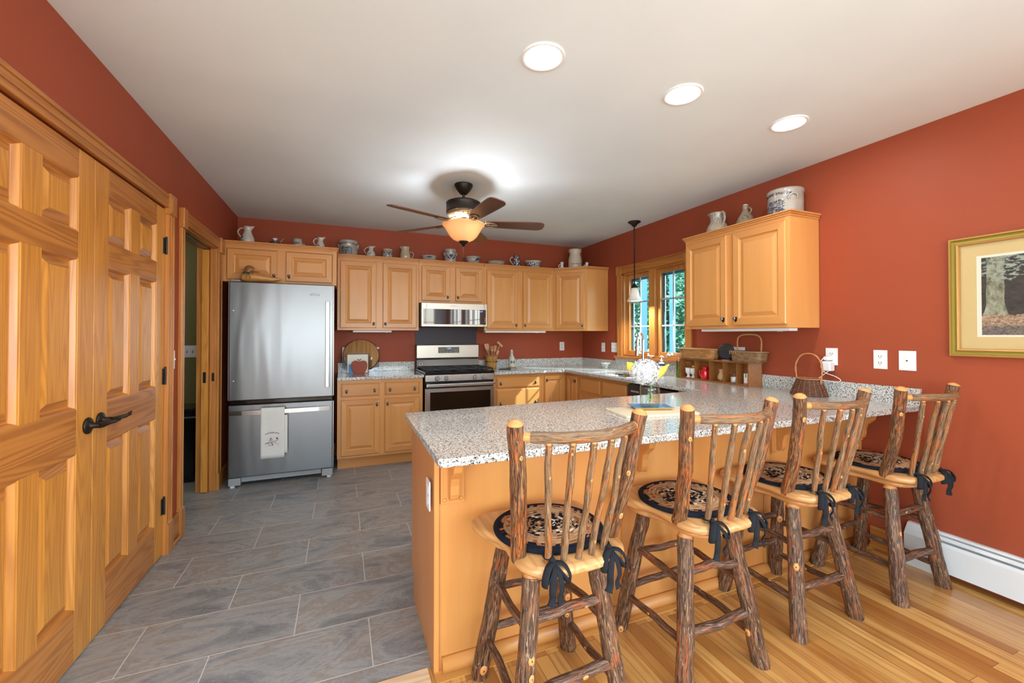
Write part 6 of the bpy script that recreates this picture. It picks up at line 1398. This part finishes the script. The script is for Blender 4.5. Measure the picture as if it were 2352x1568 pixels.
def bar_stool(x, y, rz, seat_rz, seed, label, pad_label, flip=1):
    rnd = random.Random(seed); t = thing('bar_stool', (x, y, 0), label, 'bar stool', 'bark covered bar stools along the breakfast bar', rz)
    ft = {k: Vector((sx * .197, sy * .196, 0)) for k, (sx, sy) in {'nl': (-1, -1), 'nr': (1, -1), 'fl': (-1, 1), 'fr': (1, 1)}.items()}
    tp = {k: Vector((v.x * .60, v.y * .60, .556)) for k, v in ft.items()}
    at = lambda k, z: ft[k].lerp(tp[k], z / .556)
    for k in ft:
        d = (tp[k] - ft[k]).normalized()
        a = ft[k].copy(); P_ = lerp(a, tp[k] - d * .022, 12); sd = rnd.uniform(0, 50)
        for i in range(1, 11): P_[i] += Vector((noise.noise(Vector((i * .3, sd, 0))), noise.noise(Vector((i * .3, sd, 5))), 0)) * .006
        P2 = crom(P_, 3); rad = [.0335 - .004 * i / (len(P2) - 1) for i in range(len(P2))]
        f = MB(); f.tube(P2, rad, 16, 0, False, 0, .09, sd)
        nn = 16
        for i in range(nn): v = f.v[i]; f.v[i] = Vector((v.x, v.y, 0.0005))        # foot cut level with the floor
        f.add([f.v[i].copy() for i in range(nn)], [tuple(range(nn))[::-1]], 0)
        knots(f, P2, rad, rnd.choice((0, 1, 1, 2)), rnd, 1)
        tip = P2[-1]; f.tube([tip - d * .004, tip + d * .012, tp[k] + d * .004], [.0295, .024, .021], 16, 1, False)
        f.build('leg', [BARK, KNOT, KNOTC], t)
    for a, b, z0, z1, r in (('nl', 'nr', .405, .405, .0175), ('nl', 'nr', .195, .195, .0195), ('fl', 'fr', .352, .356, .015), ('fl', 'fr', .196, .196, .016), ('fl', 'nl', .378, .382, .0155), ('fl', 'nl', .162, .150, .0155), ('fr', 'nr', .312, .325, .0155), ('fr', 'nr', .125, .118, .0155)):
        z1 += rnd.uniform(-.012, .012); pa, pb_ = at(a, z0), at(b, z1)
        stick('stretcher', t, pa, pb_, r * .92, r * .94, RUNG, rnd, .012, 7, (0, 0, rnd.uniform(-.004, .008)), rnd.choice((0, 1, 1)), 0, 10)
    Mz = Matrix.Rotation(seat_rz, 4, 'Z')
    outl = [(0, -.262), (.09, -.257), (.158, -.232), (.192, -.175), (.192, -.11), (.188, -.045), (.198, .02), (.228, .075), (.240, .13), (.228, .185), (.175, .212), (.09, .212), (0, .205)]
    outl = outl + [(-a, b) for a, b in outl[-2:0:-1]]
    ol = crom([(a, b, 0) for a, b in outl], 4, True); n = len(ol)
    def slab(name, z0, z1, sc, m, dish=0., shift=0.):
        f = MB(); rowsz = [(z0, .88), (z0 + .006, .955), ((z0 + z1) / 2 - .004, 1.0), (z1 - .010, .998), (z1 - .002, .965), (z1, .93)]
        vs = [(p.x * sc * k, (p.y + shift) * sc * k, z) for z, k in rowsz for p in ol]
        fs = [(i * n + k, i * n + (k + 1) % n, (i + 1) * n + (k + 1) % n, (i + 1) * n + k) for i in range(5) for k in range(n)]
        vs += [(p.x * sc * .5, (p.y + shift) * sc * .5, z1 - dish) for p in ol] + [(0, 0, z1 - dish), (0, 0, z0)]
        fs += [(5 * n + k, 5 * n + (k + 1) % n, 6 * n + (k + 1) % n, 6 * n + k) for k in range(n)] + [(6 * n + k, 6 * n + (k + 1) % n, 7 * n) for k in range(n)] + [((k + 1) % n, k, 7 * n + 1) for k in range(n)]
        f.add(vs, fs, 0, True, None, Mz); return f.build(name, m, t)
    slab('seat_base', .548, .580, .80, SEATW)
    slab('seat', .582, .622, 1.0, SEATW, .003)
    q = lambda v: Mz @ Vector(v)
    for s_ in (-1, 1):
        lo, hi = q((s_ * .172, -.128, .605)), q((s_ * .229, -.228, 1.058))
        P_ = lerp(lo, hi, 14); sd = rnd.uniform(0, 60); 
        for i in range(1, 13): P_[i] += Vector((noise.noise(Vector((i * .25, sd, 0))), noise.noise(Vector((i * .25, sd, 5))), 0)) * .006 + Mz.to_3x3() @ Vector((0, -.012 * sin(pi * i / 13), 0))
        P2 = crom(P_, 3); rad = [.0262 - .001 * i / (len(P2) - 1) for i in range(len(P2))]
        f = MB(); f.tube(P2, rad, 16, 0, True, 1, .08, sd, dome=True); knots(f, P2, rad, 2 if rnd.random() < .6 else 1, rnd, 1)
        f.build('back_post', [BARK2, KNOT, KNOTC], t)
    rail = lambda u: q((u * .222, -.216 - .088 * (1 - u * u), 1.020))
    P_ = [rail(-1 + 2 * i / 12) for i in range(13)]
    f = MB(); sd = rnd.uniform(0, 60); P2 = crom(P_, 3); rad = [.013 if (i < 4 or i > len(P2) - 5) else .0205 + .001 * sin(i) for i in range(len(P2))]
    # pale tenon ends then bark
    f.tube(P2[3:-3], [.0165 if i in (0, len(P2) - 7) else .0178 for i in range(len(P2) - 6)], 12, 0, True, 1, .10, sd)
    f.tube(P2[0:5], .0145, 10, 1, False); f.tube(P2[-5:], .0145, 10, 1, False)
    f.build('top_rail', [TWIG, KNOT, KNOTC], t)
    for j, u in enumerate((-.60, -.31, -.02, .28, .58)):
        lo = q((u * .172 - .008, -.178 - .045 * (1 - u * u), .612)); hi = rail(u * 1.04) - Vector((0, 0, .020))
        P_ = lerp(lo, hi, 10); s2 = rnd.uniform(0, 60)
        for i in range(1, 9): P_[i] += Vector((noise.noise(Vector((i * .35, s2, 0))), noise.noise(Vector((i * .35, s2, 5))), 0)) * .0045
        P2 = crom(P_, 3); rad = [.0110 - .0006 * cos(i * .5) for i in range(len(P2))]
        f = MB(); f.tube(P2, rad, 12, 0, False, 1, .12, s2); knots(f, P2, rad, rnd.choice((1, 1, 2)), rnd, 1)
        f.tube([P2[-2], P2[-1] + Vector((0, 0, .008))], [.0105, .008], 10, 1, False)
        f.build('spindle', [TWIG, KNOT, KNOTC], t)
    # braided pad tied to the outer spindles
    pd = thing('chair_pad', t.matrix_basis @ Vector((0, 0, 0)), pad_label, 'chair pad', 'round braided pads on the bar stools', 0)
    pd.location = (x, y, .622); pd.rotation_euler = (0, 0, rz + seat_rz)
    f = MB(); seg = 64; rr = [0.004]; prof = [(0.0, .010)]
    for k in range(12): r0 = k / 61.; prof += [(r0 + .003, .0135), (r0 + .0076, .0155), (r0 + .0122, .0135), (r0 + .01515, .0115)]
    prof = [(0, .014)] + prof[2:] + [(12 / 61. + .004, .008), (12 / 61. + .002, .001), (0, .001)]
    f.lathe(prof, (0, 0, 0), seg); 
    for i, v in enumerate(f.v): f.v[i] = Vector((v.x, v.y / 1.04 - .004, v.z))
    f.build('braided_body', BRAID, pd)
    for s_, long in ((-1, 1), (1, 1)):
        bx0 = s_ * .104; by = -.200; f = MB(); rn = random.Random(seed * 7 + s_)
        f.tube(crom([(bx0 * .8, -.165, .010), (bx0 * .95, -.18, .014), (bx0 + .012, by, .016), (bx0, by - .020, .014), (bx0 - .014, by - .012, .014), (bx0 - .010, by + .012, .012)], 4), .006, 8, flat=.6)
        f.ball((bx0, by - .026, .010), .012, 10, sc=(1, .9, 1))
        kx = bx0; ky = by - .030
        for d_, L in ((-1, rn.uniform(.01, .03)), (1, rn.uniform(.0, .02))):
            f.tube(crom([(kx, ky, .010), (kx + d_ * .025, ky - .020, .008), (kx + d_ * .042, ky - .030, -.02), (kx + d_ * .040, ky - .026, -.045), (kx + d_ * .020, ky - .024, -.020), (kx, ky - .004, .006)], 5), .0115, 8, flat=.35)
            dx = d_ * rn.uniform(.006, .016); f.tube(crom([(kx, ky - .004, .006), (kx + dx, ky - .030, -.015), (kx + dx * 1.6, ky - .038, -.055), (kx + dx * 1.2, ky - .030, -.075 - L * .6), (kx + dx * 1.8, ky - .032, -.09 - L)], 5), [.0105] * 16 + [.011] * 3 + [.013, .012], 8, flat=.32)
        f.build('tie', CHARC, pd)
bar_stool(1.690, -3.640, 0, R(1), 21, 'bark covered hickory bar stool nearest the camera, leftmost at the bar', 'round braided navy and tan pad on the stool nearest the camera')
bar_stool(2.360, -3.622, 0, R(2), 5, 'bark covered hickory bar stool, second from the end panel', 'round braided pad with a rust ring on the second stool from the left')
bar_stool(3.035, -3.588, 0, R(0), 33, 'bark covered hickory bar stool, third from the left', 'round braided pad on the third stool from the left')
bar_stool(3.735, -3.618, 0, R(-1), 48, 'bark covered hickory bar stool nearest the red wall', 'round braided pad on the stool nearest the red wall')
